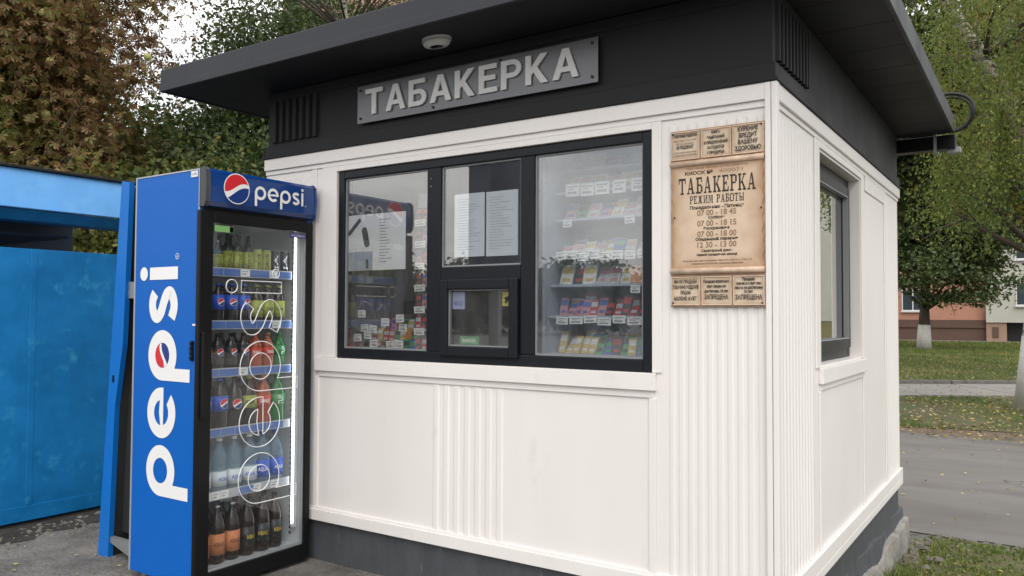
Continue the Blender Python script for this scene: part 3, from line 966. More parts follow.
# ------------------------------------------------------------------ opening hours poster board
def poster_mat(name, cx, cz, hx, hz, edge=(0.33, 0.19, 0.11), mid=(0.62, 0.47, 0.35)):
    m, t, o = new_mat(name)
    b_ = t.nodes.new('ShaderNodeBsdfPrincipled'); b_.inputs['Roughness'].default_value = 0.5
    g_ = t.nodes.new('ShaderNodeNewGeometry'); sp = t.nodes.new('ShaderNodeSeparateXYZ')
    t.links.new(g_.outputs['Position'], sp.inputs[0])
    def dist(out_, c_, h_):
        s_ = t.nodes.new('ShaderNodeMath'); s_.operation = 'SUBTRACT'; s_.inputs[1].default_value = c_
        t.links.new(out_, s_.inputs[0])
        a_ = t.nodes.new('ShaderNodeMath'); a_.operation = 'ABSOLUTE'; t.links.new(s_.outputs[0], a_.inputs[0])
        d_ = t.nodes.new('ShaderNodeMath'); d_.operation = 'DIVIDE'; d_.inputs[1].default_value = h_; t.links.new(a_.outputs[0], d_.inputs[0])
        p_ = t.nodes.new('ShaderNodeMath'); p_.operation = 'POWER'; p_.inputs[1].default_value = 5; t.links.new(d_.outputs[0], p_.inputs[0])
        return p_.outputs[0]
    mxn = t.nodes.new('ShaderNodeMath'); mxn.operation = 'MAXIMUM'
    t.links.new(dist(sp.outputs[0], cx, hx), mxn.inputs[0]); t.links.new(dist(sp.outputs[2], cz, hz), mxn.inputs[1])
    n_ = t.nodes.new('ShaderNodeTexNoise'); n_.inputs['Scale'].default_value = 14; n_.inputs['Detail'].default_value = 7
    t.links.new(g_.outputs['Position'], n_.inputs['Vector'])
    ad = t.nodes.new('ShaderNodeMath'); ad.operation = 'MULTIPLY_ADD'; ad.inputs[1].default_value = 0.9; ad.inputs[2].default_value = -0.32
    t.links.new(n_.outputs['Fac'], ad.inputs[0])
    su = t.nodes.new('ShaderNodeMath'); su.operation = 'ADD'; su.use_clamp = True
    t.links.new(ad.outputs[0], su.inputs[0]); t.links.new(mxn.outputs[0], su.inputs[1])
    mm = t.nodes.new('ShaderNodeMixRGB'); mm.inputs[1].default_value = (*mid, 1); mm.inputs[2].default_value = (*edge, 1)
    t.links.new(su.outputs[0], mm.inputs[0]); t.links.new(mm.outputs[0], b_.inputs['Base Color']); t.links.new(b_.outputs[0], o.inputs[0])
    return m
po_ = thing('hours_board', 'parchment style opening hours board of seven panels on the white front wall', 'sign', (-0.22, -0.013, 1.43))
PX0, PX1 = -0.424, -0.026
edge_m = pm('board_edge_brown', (0.42, 0.28, 0.18), 0.55, var=0.2, vscale=20)
MB().box(PX0, PX1, -0.0155, -0.0125, 1.434, 2.178).build('backing', edge_m, po_)
tw = (PX1 - PX0) / 3
ink = MB(); faint = MB()
def PF(x, z):
    return frame_map((x, -0.0225, z), (1, 0, 0), (0, 0, 1), (0, -1, 0))
def line(m_, s, x, z, size, width=None, bold=0.0, lim=None):
    text_mesh(m_, s, PF(x, z), size=size, width=width, bold=bold, off=0.0006)
for r_, (tz0, tz1) in enumerate(((2.052, 2.172), (1.440, 1.560))):
    for k in range(3):
        xa_, xb_ = PX0 + k * tw + 0.003, PX0 + (k + 1) * tw - 0.003
        pmat = poster_mat('tile_print_%d_%d' % (r_, k), (xa_ + xb_) / 2, (tz0 + tz1) / 2, tw / 2, 0.062, mid=(0.68, 0.56, 0.42) if k < 2 else (0.72, 0.60, 0.46))
        tl = MB(); tl.box(xa_ + 0.004, xb_ - 0.004, -0.0195, -0.0155, tz0 + 0.003, tz1 - 0.003)
        tl.build('notice_panel', pmat, po_)
        fr_ = MB(); rect_frame(fr_, xa_, xb_, tz0, tz1, -0.0225, -0.0155, 0.005)
        fr_.build('panel_border', pm('tile_border_%d%d' % (r_, k), (0.62, 0.47, 0.35), 0.5, var=0.2, vscale=25), po_, bevel=0.0015)
cx = [PX0 + tw * (k + .5) for k in range(3)]
top_txt = [
    [('ТАБАЧНЫЕ ИЗДЕЛИЯ', 2.149, .015, .104, 1), ('надлежащего качества', 2.132, .010, .095, 0), ('обмену и возврату', 2.118, .010, .08, 0), ('НЕ ПОДЛЕЖАТ', 2.100, .015, .075, 1), ('согласно действующему закону', 2.082, .008, .1, 0), ('о защите прав потребителей', 2.070, .008, .1, 0)],
    [('КНИГА', 2.150, .014, .036, 1), ('ЗАМЕЧАНИЙ', 2.129, .014, .075, 1), ('И ПРЕДЛОЖЕНИЙ', 2.108, .014, .1, 1), ('НАХОДИТСЯ', 2.087, .014, .07, 1), ('У ПРОДАВЦА', 2.066, .014, .075, 1)],
    [('КУРЕНИЕ', 2.144, .022, .082, 1), ('ВРЕДИТ', 2.118, .022, .074, 1), ('ВАШЕМУ', 2.092, .022, .080, 1), ('ЗДОРОВЬЮ', 2.066, .022, .104, 1)]]
bot_txt = [
    [('МЫ НЕ ПРОДАЕМ', 1.533, .018, .098, 1), ('ТАБАЧНЫЕ ИЗДЕЛИЯ', 1.510, .018, .112, 1), ('ЛИЦАМ', 1.487, .018, .045, 1), ('МОЛОЖЕ 18 ЛЕТ', 1.462, .018, .098, 1)],
    [('Продажа игральных', 1.534, .014, .108, 1), ('карт лицам не', 1.514, .014, .08, 1), ('достигшим 18 лет', 1.494, .014, .1, 1), ('ЗАПРЕЩЕНА', 1.466, .023, .1, 1)],
    [('Продажа', 1.541, .014, .05, 1), ('спичек и зажигалок', 1.524, .013, .1, 1), ('лицам не достигшим', 1.507, .013, .112, 1), ('15 лет', 1.491, .013, .035, 1), ('ЗАПРЕЩЕНА', 1.464, .023, .108, 1)]]
for k in range(3):
    for (s, z, sz, w_, b_) in top_txt[k] + bot_txt[k]:
        line(ink if b_ else faint, s, cx[k], z, sz * 1.15, w_, 0.0007 if b_ else 0.0002)
# the scroll: wavy-edged sheet with rolled top and bottom
sx0, sx1 = PX0 + 0.012, PX1 - 0.008
edgeL = [(sx0 + 0.004 * math.sin(i * 1.1) + random.uniform(-.0015, .0015), 1.592 + (2.028 - 1.592) * i / 40) for i in range(41)]
edgeR = [(sx1 + 0.004 * math.sin(i * 1.3) + random.uniform(-.0015, .0015), 1.592 + (2.028 - 1.592) * i / 40) for i in range(41)]
scr = MB(); scr.prism(edgeL + list(reversed(edgeR)), 1, -0.0215, -0.0155)
scr.build('scroll_sheet', poster_mat('scroll_print', (sx0 + sx1) / 2, 1.81, 0.195, 0.225, edge=(0.42, 0.25, 0.14), mid=(0.70, 0.55, 0.41)), po_)
rollm = pm('scroll_roll_print', (0.62, 0.46, 0.34), 0.5, var=0.25, vscale=20)
for zz in (2.034, 1.583):
    MB().tube([(PX0 + 0.002, -0.022, zz), (PX1 - 0.002, -0.022, zz)], 0.0125, 12).build('scroll_roll', rollm, po_, smooth=True)

# slab-serif capitals drawn as strokes
def slab(mb_, word, x, z, H, Wd, wt=0.2, F=None, gap=0.16):
    """word of heavy slab capitals, height H, total width Wd"""
    G = {
        'Т': (0.9, [('r', .36, .54, 0, 1), ('r', .0, .9, .86, 1), ('r', .0, .10, .66, .86), ('r', .80, .90, .66, .86), ('r', .22, .68, 0, .10)]),
        'А': (1.0, [('q', (.00 + .1, 0), (.22, 0), (.50, 1), (.42, 1)), ('q', (.66, 0), (.88, 0), (.58, 1), (.40, 1)), ('r', .26, .70, .28, .38), ('r', 0, .34, 0, .09), ('r', .56, 1.0, 0, .09)]),
        'Б': (0.82, [('r', .12, .32, 0, 1), ('r', 0, .74, .88, 1), ('r', .64, .74, .68, .88), ('r', .32, .66, .46, .56), ('r', 0, .66, 0, .11), ('r', .62, .82, .10, .47)]),
        'К': (0.95, [('r', .10, .30, 0, 1), ('r', 0, .40, .90, 1), ('r', 0, .40, 0, .10), ('q', (.30, .42), (.38, .40), (.80, .92), (.66, .92)), ('q', (.36, .56), (.66, .08), (.90, .08), (.50, .62)), ('r', .56, .92, .90, 1), ('r', .56, .95, 0, .10)]),
        'Е': (0.80, [('r', .12, .32, 0, 1), ('r', 0, .76, .89, 1), ('r', .66, .76, .70, .89), ('r', .32, .56, .46, .56), ('r', .50, .58, .38, .64), ('r', 0, .80, 0, .11), ('r', .70, .80, .11, .30)]),
        'Р': (0.82, [('r', .12, .32, 0, 1), ('r', 0, .68, .89, 1), ('r', .62, .82, .54, .92), ('r', .32, .68, .44, .55), ('r', 0, .44, 0, .10)]),
        'Ж': (1.2, [('r', .50, .70, 0, 1), ('q', (.10, .0), (.30, .0), (.54, .52), (.46, .58)), ('q', (.12, 1), (.32, 1), (.54, .54), (.46, .46)), ('q', (.90, 0), (1.1, 0), (.74, .58), (.66, .5)), ('q', (.88, 1), (1.08, 1), (.74, .46), (.66, .52)), ('r', 0, .34, 0, .08), ('r', .86, 1.2, 0, .08)]),
        'И': (1.0, [('r', .10, .28, 0, 1), ('r', .72, .90, 0, 1), ('q', (.28, .06), (.28, .24), (.72, .94), (.72, .76)), ('r', 0, .38, 0, .09), ('r', 0, .38, .91, 1), ('r', .62, 1, 0, .09), ('r', .62, 1, .91, 1)]),
        'М': (1.15, [('r', .10, .24, 0, 1), ('r', .86, 1.05, 0, 1), ('q', (.24, 1), (.42, 1), (.64, .1), (.52, .1)), ('q', (.52, .1), (.64, .1), (.86, 1), (.76, 1)), ('r', 0, .34, 0, .09), ('r', .78, 1.15, 0, .09)]),
        'О': (0.9, [('r', .0, .20, .14, .86), ('r', .70, .90, .14, .86), ('r', .12, .78, .88, 1), ('r', .12, .78, 0, .12)]),
        'Ы': (1.1, [('r', .10, .28, 0, 1), ('r', .28, .56, .44, .54), ('r', .28, .56, 0, .10), ('r', .54, .70, .08, .48), ('r', .84, 1.02, 0, 1), ('r', 0, .36, .91, 1), ('r', .78, 1.1, 0, .08), ('r', .78, 1.1, .92, 1)]),
        ' ': (0.5, []),
    }
    tot = sum(G[c][0] for c in word) + gap * (len(word) - 1)
    k = Wd / tot
    px = x - Wd / 2
    d = 0
    for c in word:
        w_, parts = G[c]
        for p in parts:
            d += 1
            off = 0.0006 + (d % 9) * 0.00008
            if p[0] == 'r':
                q = [(p[1], p[3]), (p[2], p[3]), (p[2], p[4]), (p[1], p[4])]
            else:
                q = list(p[1:])
            mb_.add([F(px + u * k, z + v * H, off) for (u, v) in q], [(0, 1, 2, 3)])
        px += (w_ + gap) * k
SF = frame_map((0, -0.0215, 0), (1, 0, 0), (0, 0, 1), (0, -1, 0))
pcx = (sx0 + sx1) / 2
def sline(m_, s, z, size, width, bold=0.0):
    text_mesh(m_, s, frame_map((pcx, -0.0215, z), (1, 0, 0), (0, 0, 1), (0, -1, 0)), size=size * 1.05, width=width, bold=bold + 0.0004, off=0.0006)
sline(faint, 'торговый объект «ТАБАКЕРКА»', 2.008, .011, .26)
text_mesh(ink, 'КИОСК №', frame_map((pcx - 0.075, -0.0215, 1.985), (1, 0, 0), (0, 0, 1), (0, -1, 0)), size=.020, width=.12, bold=.0006, off=.0006)
text_mesh(faint, '400071', frame_map((pcx + 0.06, -0.0215, 1.985), (1, 0, 0), (0, 0, 1), (0, -1, 0)), size=.020, width=.10, off=.0006)
slab(ink, 'ТАБАКЕРКА', pcx, 1.905, .068, .325, F=SF)
slab(ink, 'РЕЖИМ РАБОТЫ', pcx, 1.863, .033, .228, F=SF)
sline(ink, 'Понедельник - Пятница', 1.840, .018, .228, .0003)
sline(faint, '07 00 - 18 45', 1.812, .031, .165, .0004)
sline(ink, 'Суббота', 1.797, .015, .07, .0003)
sline(faint, '07 00 - 18 15', 1.768, .031, .165, .0004)
sline(ink, 'Воскресенье', 1.753, .015, .11, .0003)
sline(faint, '07 00 - 18 00', 1.724, .031, .165, .0004)
sline(ink, 'Обеденный перерыв', 1.708, .016, .18, .0003)
sline(faint, '12 30 - 13 00', 1.679, .031, .165, .0004)
sline(ink, 'Санитарный день:', 1.661, .014, .13, .0002)
sline(ink, 'первый понедельник месяца', 1.645, .013, .17, .0002)
sline(faint, 'перерывы для отдыха продавца 10.00-10.15, 15.00-15.15, 17.00-17.15', 1.622, .009, .29)
sline(faint, 'уважаемые покупатели, приносим извинения', 1.610, .009, .22)
ink.build('printed_text', M['poster_dark'], po_)
faint.build('faded_text', M['poster_grey'], po_)
for x, z in ((PX0 + 0.012, 1.45), (PX1 - 0.012, 1.45), (PX0 + 0.012, 2.165), (PX1 - 0.012, 2.165), (PX0 + 0.02, 1.81), (PX1 - 0.014, 1.83)):
    MB().tube([(x, -0.02, z), (x, -0.0265, z)], 0.0035, 8).build('screw_head', M['screw'], po_)
# ================================================================== DRINKS COOLER
FX0, FX1, FY0, FY1, FH = -3.178, -2.620, -0.754, -0.030, 2.128
fr = thing('drinks_cooler', 'tall blue drinks cooler with lit header and glass door beside the kiosk window', 'refrigerator', (-2.9, -0.39, 0.0))
BL = M['blue']
cab_ = MB()
cab_.box(FX0, FX0 + 0.03, FY0 + 0.026, FY1 - 0.026, 0.075, 2.10)      # back
cab_.box(FX0, FX1, FY0 + 0.026, FY1 - 0.026, 1.905, 2.118)            # top housing
cab_.box(FX0, FX1, FY0 + 0.026, FY1 - 0.026, 0.035, 0.072)
cab_.build('cabinet', M['black'], fr, bevel=0.003)
sp = MB().box(FX0, FX1 - 0.001, FY0, FY0 + 0.024, 0.035, 2.122).build('side_panel', BL, fr, bevel=0.003)
sp2 = MB().box(FX0, FX1 - 0.008, FY1 - 0.024, FY1, 0.035, 2.122).build('side_panel', BL, fr, bevel=0.003)
tm = MB()
tm.box(FX0 - 0.004, FX0 + 0.006, FY0 - 0.003, FY0 + 0.001, 0.035, 2.126)
tm.box(FX1 - 0.009, FX1 - 0.001, FY0 - 0.003, FY0 + 0.001, 0.035, 2.126)
tm.box(FX0 + 0.006, FX1 - 0.009, FY0 - 0.003, FY0 + 0.001, 2.119, 2.126)
tm.build('edge_trim', M['trim'], sp)
MB().box(FX1 - 0.075, FX1 - 0.018, FY0 - 0.0035, FY0 - 0.0015, 2.085, 2.116).build('rating_sticker', M['card'], sp)
st_ = MB()
text_mesh(st_, '51 40°С', frame_map((FX1 - 0.0465, FY0 - 0.0036, 2.095), (1, 0, 0), (0, 0, 1), (0, -1, 0)), size=0.015, width=0.045, off=0.0004)
st_.build('sticker_print', M['poster_dark'], sp)
lk = MB()
lk.box(FX1 - 0.052, FX1 - 0.030, FY0 - 0.010, FY0 + 0.001, 1.16, 1.26)
for q in range(4):
    lk.box(FX1 - 0.050, FX1 - 0.032, FY0 - 0.016, FY0 - 0.009, 1.168 + q * 0.024, 1.18 + q * 0.024)
lk.build('side_lock', M['black'], sp, bevel=0.002)
MB().box(FX1 - 0.045, FX1 - 0.018, FY0 - 0.002, FY0 + 0.001, 1.335, 1.345).build('small_sticker', M['card'], sp)
# liner
ln = MB()
LX0, LX1, LY0, LY1 = FX0 + 0.03, FX1, FY0 + 0.026, FY1 - 0.026
ln.box(LX0, LX0 + 0.012, LY0, LY1, 0.072, 1.905)
ln.box(LX0 + 0.012, LX1 - 0.001, LY0, LY0 + 0.03, 0.072, 1.905)
ln.box(LX0 + 0.012, LX1 - 0.001, LY1 - 0.03, LY1, 0.072, 1.905)
ln.box(LX0 + 0.012, LX1 - 0.001, LY0 + 0.03, LY1 - 0.03, 0.072, 0.100)
ln.box(LX0 + 0.012, LX1 - 0.001, LY0 + 0.03, LY1 - 0.03, 1.878, 1.905)
ln.build('liner', M['liner'], fr)
# feet and kick
ft = MB()
for x in (FX0 + 0.05, FX1 - 0.05):
    for y in (FY0 + 0.06, FY1 - 0.06):
        MB().lathe([(0.022, 0.0), (0.022, 0.012), (0.012, 0.016), (0.012, 0.04)], (x, y, 0.0), 10).build('foot', M['zinc'], fr)
MB().box(FX1 - 0.03, FX1 - 0.005, FY0 + 0.03, FY1 - 0.03, 0.012, 0.036).build('kick_plate', M['black'], fr)
# letters of the wordmark, as contours in units of the x-height
def circ(cx_, cy_, r, a0=0, a1=360, n=40):
    return [(cx_ + r * math.cos(math.radians(a0 + (a1 - a0) * i / n)), cy_ + r * math.sin(math.radians(a0 + (a1 - a0) * i / n))) for i in range(n + 1)]
def catmull(P, n=8):
    out_ = []
    Q = [P[0]] + P + [P[-1]]
    for i in range(1, len(Q) - 2):
        p0, p1, p2, p3 = Q[i - 1:i + 3]
        for k in range(n):
            t_ = k / n
            out_.append(tuple(0.5 * ((2 * p1[j]) + (-p0[j] + p2[j]) * t_ + (2 * p0[j] - 5 * p1[j] + 4 * p2[j] - p3[j]) * t_ ** 2 + (-p0[j] + 3 * p1[j] - 3 * p2[j] + p3[j]) * t_ ** 3) for j in (0, 1)))
    out_.append(P[-1])
    return out_
def glyph(c, w=0.24):
    if c == 'p':
        a = math.degrees(math.acos((0.5 - w) / 0.5))
        outer = [(0, -0.46), (0, 0.5)] + circ(0.5, 0.5, 0.5, 180, -(180 - a), 44)[1:] + [(w, -0.46)]
        return 1.0, [outer, circ(0.5, 0.5, 0.5 - w, 0, 360, 36)[:-1]]
    if c == 'e':
        r = 0.5 - w
        outer = circ(0.5, 0.5, 0.5, -6, 318, 50)
        inner = list(reversed(circ(0.5, 0.5, r, 197, 312, 24)))
        o_ = outer + inner + [(0.5 + 0.5 * math.cos(math.radians(-6)), 0.43)]
        hole = circ(0.5, 0.5, r, 12, 178, 24)
        hole = hole + [(0.27, 0.53), (0.5, 0.575)]
        return 1.0, [o_, hole]
    if c == 's':
        P = [(0.60, 0.79), (0.47, 0.87), (0.30, 0.875), (0.155, 0.80), (0.13, 0.68), (0.23, 0.565), (0.43, 0.47), (0.575, 0.37), (0.60, 0.24), (0.47, 0.135), (0.30, 0.115), (0.10, 0.20)]
        L_ = catmull(P, 6)
        a_, b_ = [], []
        for i, p in enumerate(L_):
            q0 = L_[max(0, i - 1)]; q1 = L_[min(len(L_) - 1, i + 1)]
            dx, dy = q1[0] - q0[0], q1[1] - q0[1]
            l_ = math.hypot(dx, dy)
            nx_, ny_ = -dy / l_ * w / 2, dx / l_ * w / 2
            a_.append((p[0] + nx_, p[1] + ny_)); b_.append((p[0] - nx_, p[1] - ny_))
        return 0.73, [a_ + list(reversed(b_))]
    if c == 'i':
        return w, [[(0, 0), (w, 0), (w, 1.0), (0, 1.0)], circ(w / 2, 1.22, w * 0.56, 0, 360, 20)[:-1]]
def wordmark(F, D, total=None, outline=0.0, mb_=None, off=0.001, gap=0.13, w=0.24):
    x = 0.0
    res = {}
    for k, c in enumerate('pepsi'):
        wd, cs = glyph(c, w)
        res[k] = (x, wd)
        G_ = lambda a, b, o_=off, x=x: F((x + a) * D, b * D, o_)
        if outline:
            for ct in cs:
                pts = [G_(p[0], p[1]) for p in ct]
                mb_.tube(pts + [pts[0]], outline, 4, cap=False)
        elif c == 'i':
            for ct in cs:
                flat_shape(mb_, [ct], G_, off)
        elif c == 's':
            ct = cs[0]; n = len(ct) // 2
            mb_.add([G_(p[0], p[1]) for p in ct], [(i, i + 1, 2 * n - 2 - i, 2 * n - 1 - i) for i in range(n - 1)])
        else:
            flat_shape(mb_, cs, G_, off)
        x += wd + gap
    return x * D, res
def globe(F, r, par, off=0.001, rim=True):
    """round three-band emblem: red crown, white wave, navy bowl"""
    n = 30
    def up(t): return 0.18 * math.sin((t + 0.15) * 2.6) + 0.10 + 0.25 * t * 0.9
    def lo(t): return -0.30 + 0.28 * math.sin((t + 0.25) * 1.9) + 0.22 * t
    bands = {'red': MB(), 'white': MB(), 'navy': MB()}
    for i in range(n):
        t0_, t1_ = [-math.cos(math.pi * q / n) for q in (i, i + 1)]
        c0, c1 = math.sqrt(max(0, 1 - t0_ * t0_)), math.sqrt(max(0, 1 - t1_ * t1_))
        def cl_(v, c): return max(-c, min(c, v))
        u0, u1, l0, l1 = cl_(up(t0_), c0), cl_(up(t1_), c1), cl_(lo(t0_), c0), cl_(lo(t1_), c1)
        l0, l1 = min(l0, u0), min(l1, u1)
        for key, (a0, a1, b0, b1) in {'red': (u0, u1, c0, c1), 'white': (l0, l1, u0, u1), 'navy': (-c0, -c1, l0, l1)}.items():
            if abs(a0 - b0) + abs(a1 - b1) > 1e-5:
                bands[key].add([F(t0_ * r, a0 * r, off), F(t1_ * r, a1 * r, off), F(t1_ * r, b1 * r, off), F(t0_ * r, b0 * r, off)], [(0, 1, 2, 3)])
    if rim:
        q = MB(); q.add([F(r * 1.07 * math.cos(6.2832 * k / 40), r * 1.07 * math.sin(6.2832 * k / 40), off - 0.0005) for k in range(40)], [tuple(range(40))])
        q.build('emblem_rim', M['decal'], par)
    bands['red'].build('emblem_red', M['red'], par)
    bands['white'].build('emblem_white', M['decal'], par)
    bands['navy'].build('emblem_blue', M['navy'], par)
def ring_R(mb_, F, r, w):
    for k in range(24):
        a0, a1 = 2 * math.pi * k / 24, 2 * math.pi * (k + 1) / 24
        mb_.add([F(r * math.cos(a0), r * math.sin(a0), .001), F(r * math.cos(a1), r * math.sin(a1), .001), F((r - w) * math.cos(a1), (r - w) * math.sin(a1), .001), F((r - w) * math.cos(a0), (r - w) * math.sin(a0), .001)], [(0, 1, 2, 3)])
    text_mesh(mb_, 'R', lambda x, y, z=0: F(x, y - r * .42, z), size=r * 1.3)

# big vertical wordmark on the side panel: reads upwards
wm = MB()
SFm = frame_map((-2.792, FY0 - 0.0015, 0.457), (0, 0, 1), (-0.945, 0, 0), (0, -1, 0))
tot, res = wordmark(SFm, 0.26, mb_=wm, gap=0.14, w=0.25)
x_r = 1.690
ring_R(wm, frame_map((-2.800, FY0 - 0.0015, x_r), (0, 0, 1), (-1, 0, 0), (0, -1, 0)), 0.016, 0.003)
wm.build('wordmark', M['decal'], sp)
gx = (res[2][0] + 0.5) * 0.26
globe(frame_map(SFm(gx, 0.5 * 0.26), (0, 0, 1), (-1, 0, 0), (0, -1, 0)), 0.0625, sp, off=0.0006, rim=False)

# lit header
hd = MB()
prof = [(FX1 + 0.001, 1.938), (-2.592, 1.938), (-2.574, 1.96), (-2.568, 2.035), (-2.574, 2.11), (-2.592, 2.128), (FX1 + 0.001, 2.128)]
hd.prism(prof, 1, FY0 + 0.018, -0.046)
M['header_lit'] = M['blue_dark']
header = hd.build('header', M['header_lit'], fr, bevel=0.002)
ec = MB()
prof2 = [(p[0] + (0.004 if p[0] > -2.6 else 0), p[1] + (0.003 if p[1] > 2.0 else -0.003)) for p in prof]
ec.prism(prof2, 1, FY0 - 0.003, FY0 + 0.017)
ec.build('end_cap', M['capgrey'], header, bevel=0.003)
MB().prism(prof2, 1, -0.045, -0.037).build('end_cap', M['blue_dark'], header, bevel=0.003)
hF = frame_map((-2.5665, -0.466, 2.000), (0, 1, 0), (0, 0, 1), (1, 0, 0))
hw = MB()
wordmark(hF, 0.073, mb_=hw, gap=0.15, w=0.205)
ring_R(hw, frame_map((-2.5665, -0.118, 2.002), (0, 1, 0), (0, 0, 1), (1, 0, 0)), 0.005, 0.0012)
hw.build('wordmark', M['decal'], header)
globe(frame_map((-2.5665, -0.578, 2.040), (0, 1, 0), (0, 0, 1), (1, 0, 0)), 0.074, header, off=0.001)

# door
DX0, DX1 = FX1 + 0.002, -2.585
dY0, dY1, dZ0, dZ1 = -0.774, -0.042, 0.022, 1.915
gY0, gY1, gZ0, gZ1 = -0.697, -0.085, 0.108, 1.858
dr = MB()
dr.box(DX0, DX1, dY0, gY0, dZ0, dZ1)
dr.box(DX0, DX1, gY1, dY1, dZ0, dZ1)
dr.box(DX0, DX1, gY0, gY1, gZ1, dZ1)
dr.box(DX0, DX1, gY0, gY1, dZ0, gZ0)
door = dr.build('door', M['black'], fr, bevel=0.005)
MB().box(DX1 - 0.010, DX1 - 0.006, gY0 - .002, gY1 + .002, gZ0 - .002, gZ1 + .002).build('pane', M['fglass'], door)
sl = MB()
sl.box(DX0 + 0.002, DX1 - 0.012, gY0 - 0.001, gY0 + 0.006, gZ0, gZ1)
sl.box(DX0 + 0.002, DX1 - 0.012, gY1 - 0.006, gY1 + 0.001, gZ0, gZ1)
sl.box(DX0 + 0.002, DX1 - 0.012, gY0, gY1, gZ0 - 0.001, gZ0 + 0.012)
sl.build('pane_spacer', M['trim'], door)
hn = MB()
hp = []
for i in range(13):
    t_ = i / 12
    hp.append((-0.752 + 0.022 * math.sin(math.pi * t_), 0.88 + 0.42 * t_))
poly = [(-0.764, 0.88)] + [(p[0] + 0.012, p[1]) for p in hp] + [(-0.764, 1.30)]
hn.prism(poly, 0, DX1 + 0.0005, DX1 + 0.026)
hn.build('handle', M['black'], door, bevel=0.004)
ow = MB()
oF = frame_map((DX1 - 0.0045, -0.262, 0.395), (0, 0, 1), (0, -1, 0), (1, 0, 0))
wordmark(oF, 0.263, outline=0.0026, mb_=ow, gap=0.125, w=0.235)
for rr in (0.024,):
    pts = [(DX1 - 0.0045, -0.300 + rr * math.cos(6.2832 * k / 22), 1.615 + rr * math.sin(6.2832 * k / 22)) for k in range(23)]
    ow.tube(pts, 0.0026, 4, cap=False)
text_mesh(ow, 'R', frame_map((DX1 - 0.0045, -0.291, 1.615), (0, 0, 1), (0, -1, 0), (1, 0, 0)), size=0.032, bold=0.0008, off=0.0005)
ow.build('outline_wordmark', M['outline'], door)
stk = MB().box(DX1 - 0.0055, DX1 - 0.0045, -0.690, -0.575, 1.812, 1.845).build('green_sticker', pm('green_sticker', (0.20, 0.42, 0.14), 0.5), door)
MB().box(DX1 - 0.0055, DX1 - 0.0045, -0.600, -0.577, 1.814, 1.843).build('sticker_code', M['card'], stk)
stk2 = MB().box(DX1 - 0.0055, DX1 - 0.0045, -0.205, -0.092, 1.822, 1.846).build('violet_sticker', pm('violet_sticker', (0.04, 0.04, 0.20), 0.4), door)
sm_ = MB(); text_mesh(sm_, 'НЕ ОТКРЫВАТЬ', frame_map((DX1 - 0.0044, -0.148, 1.829), (0, 1, 0), (0, 0, 1), (1, 0, 0)), size=0.013, width=0.095, off=0.0004)
sm_.build('sticker_print', M['decal'], stk2)
# led tube and its channel inside
MB().box(-2.660, -2.632, -0.117, -0.095, 0.20, 1.86).build('lamp_channel', M['liner'], fr)
MB().box(-2.648, -2.638, -0.124, -0.117, 0.22, 1.845).build('led_tube', M['led'], fr, bevel=0.003)
# perforated shelf standards
sd = MB()
for z in np.arange(0.15, 1.85, 0.03):
    sd.box(-2.700, -2.688, -0.091, -0.0865, float(z), float(z) + 0.014)
sd.build('shelf_standard', M['charcoal'], fr)
shelf_z = [1.615, 1.340, 1.092, 0.785, 0.463]
SY_0, SY_1 = -0.695, -0.128
for k, z in enumerate(shelf_z):
    s_ = MB()
    for q in range(24):
        y = SY_0 + (SY_1 - SY_0) * (q + .5) / 24
        s_.box(-3.10, -2.665, y - 0.0025, y + 0.0025, z - 0.006, z)
    s_.box(-3.10, -3.09, SY_0, SY_1, z - 0.014, z - 0.007)
    s_.box(-2.90, -2.89, SY_0, SY_1, z - 0.014, z - 0.007)
    sh = s_.build('shelf', M['shelf'], fr)
    MB().box(-2.665, -2.658, SY_0, SY_1, z - 0.025, z + 0.022).build('price_strip', M['strip'], sh, bevel=0.002)
    r_ = random.Random(k)
    cards, blues, inkb = MB(), MB(), MB()
    y = SY_0 + 0.01
    while y < SY_1 - 0.05:
        wdt = r_.uniform(0.045, 0.06)
        if r_.random() < 0.42:
            cards.box(-2.6578, -2.6565, y, y + wdt, z - 0.021, z + 0.018)
            inkb.box(-2.6564, -2.6560, y + 0.006, y + wdt - 0.012, z + 0.004, z + 0.008)
            inkb.box(-2.6564, -2.6560, y + 0.006, y + wdt - 0.022, z - 0.010, z - 0.004)
        elif k < 4 or r_.random() < 0.3:
            wdt = min(r_.uniform(0.08, 0.13), SY_1 - y)
            blues.box(-2.6578, -2.6567, y, y + wdt, z - 0.020, z + 0.016)
            text_mesh(inkb, 'pepsi', frame_map((-2.6567, y + wdt / 2, z - 0.006), (0, 1, 0), (0, 0, 1), (1, 0, 0)), size=0.018, off=0.0004) if False else None
        y += wdt + 0.004
    if cards.v: cards.build('price_card', M['card'], sh)
    if blues.v: blues.build('blue_insert', M['strip_blue'], sh)
    if inkb.v: inkb.build('card_print', M['gasket'], sh)

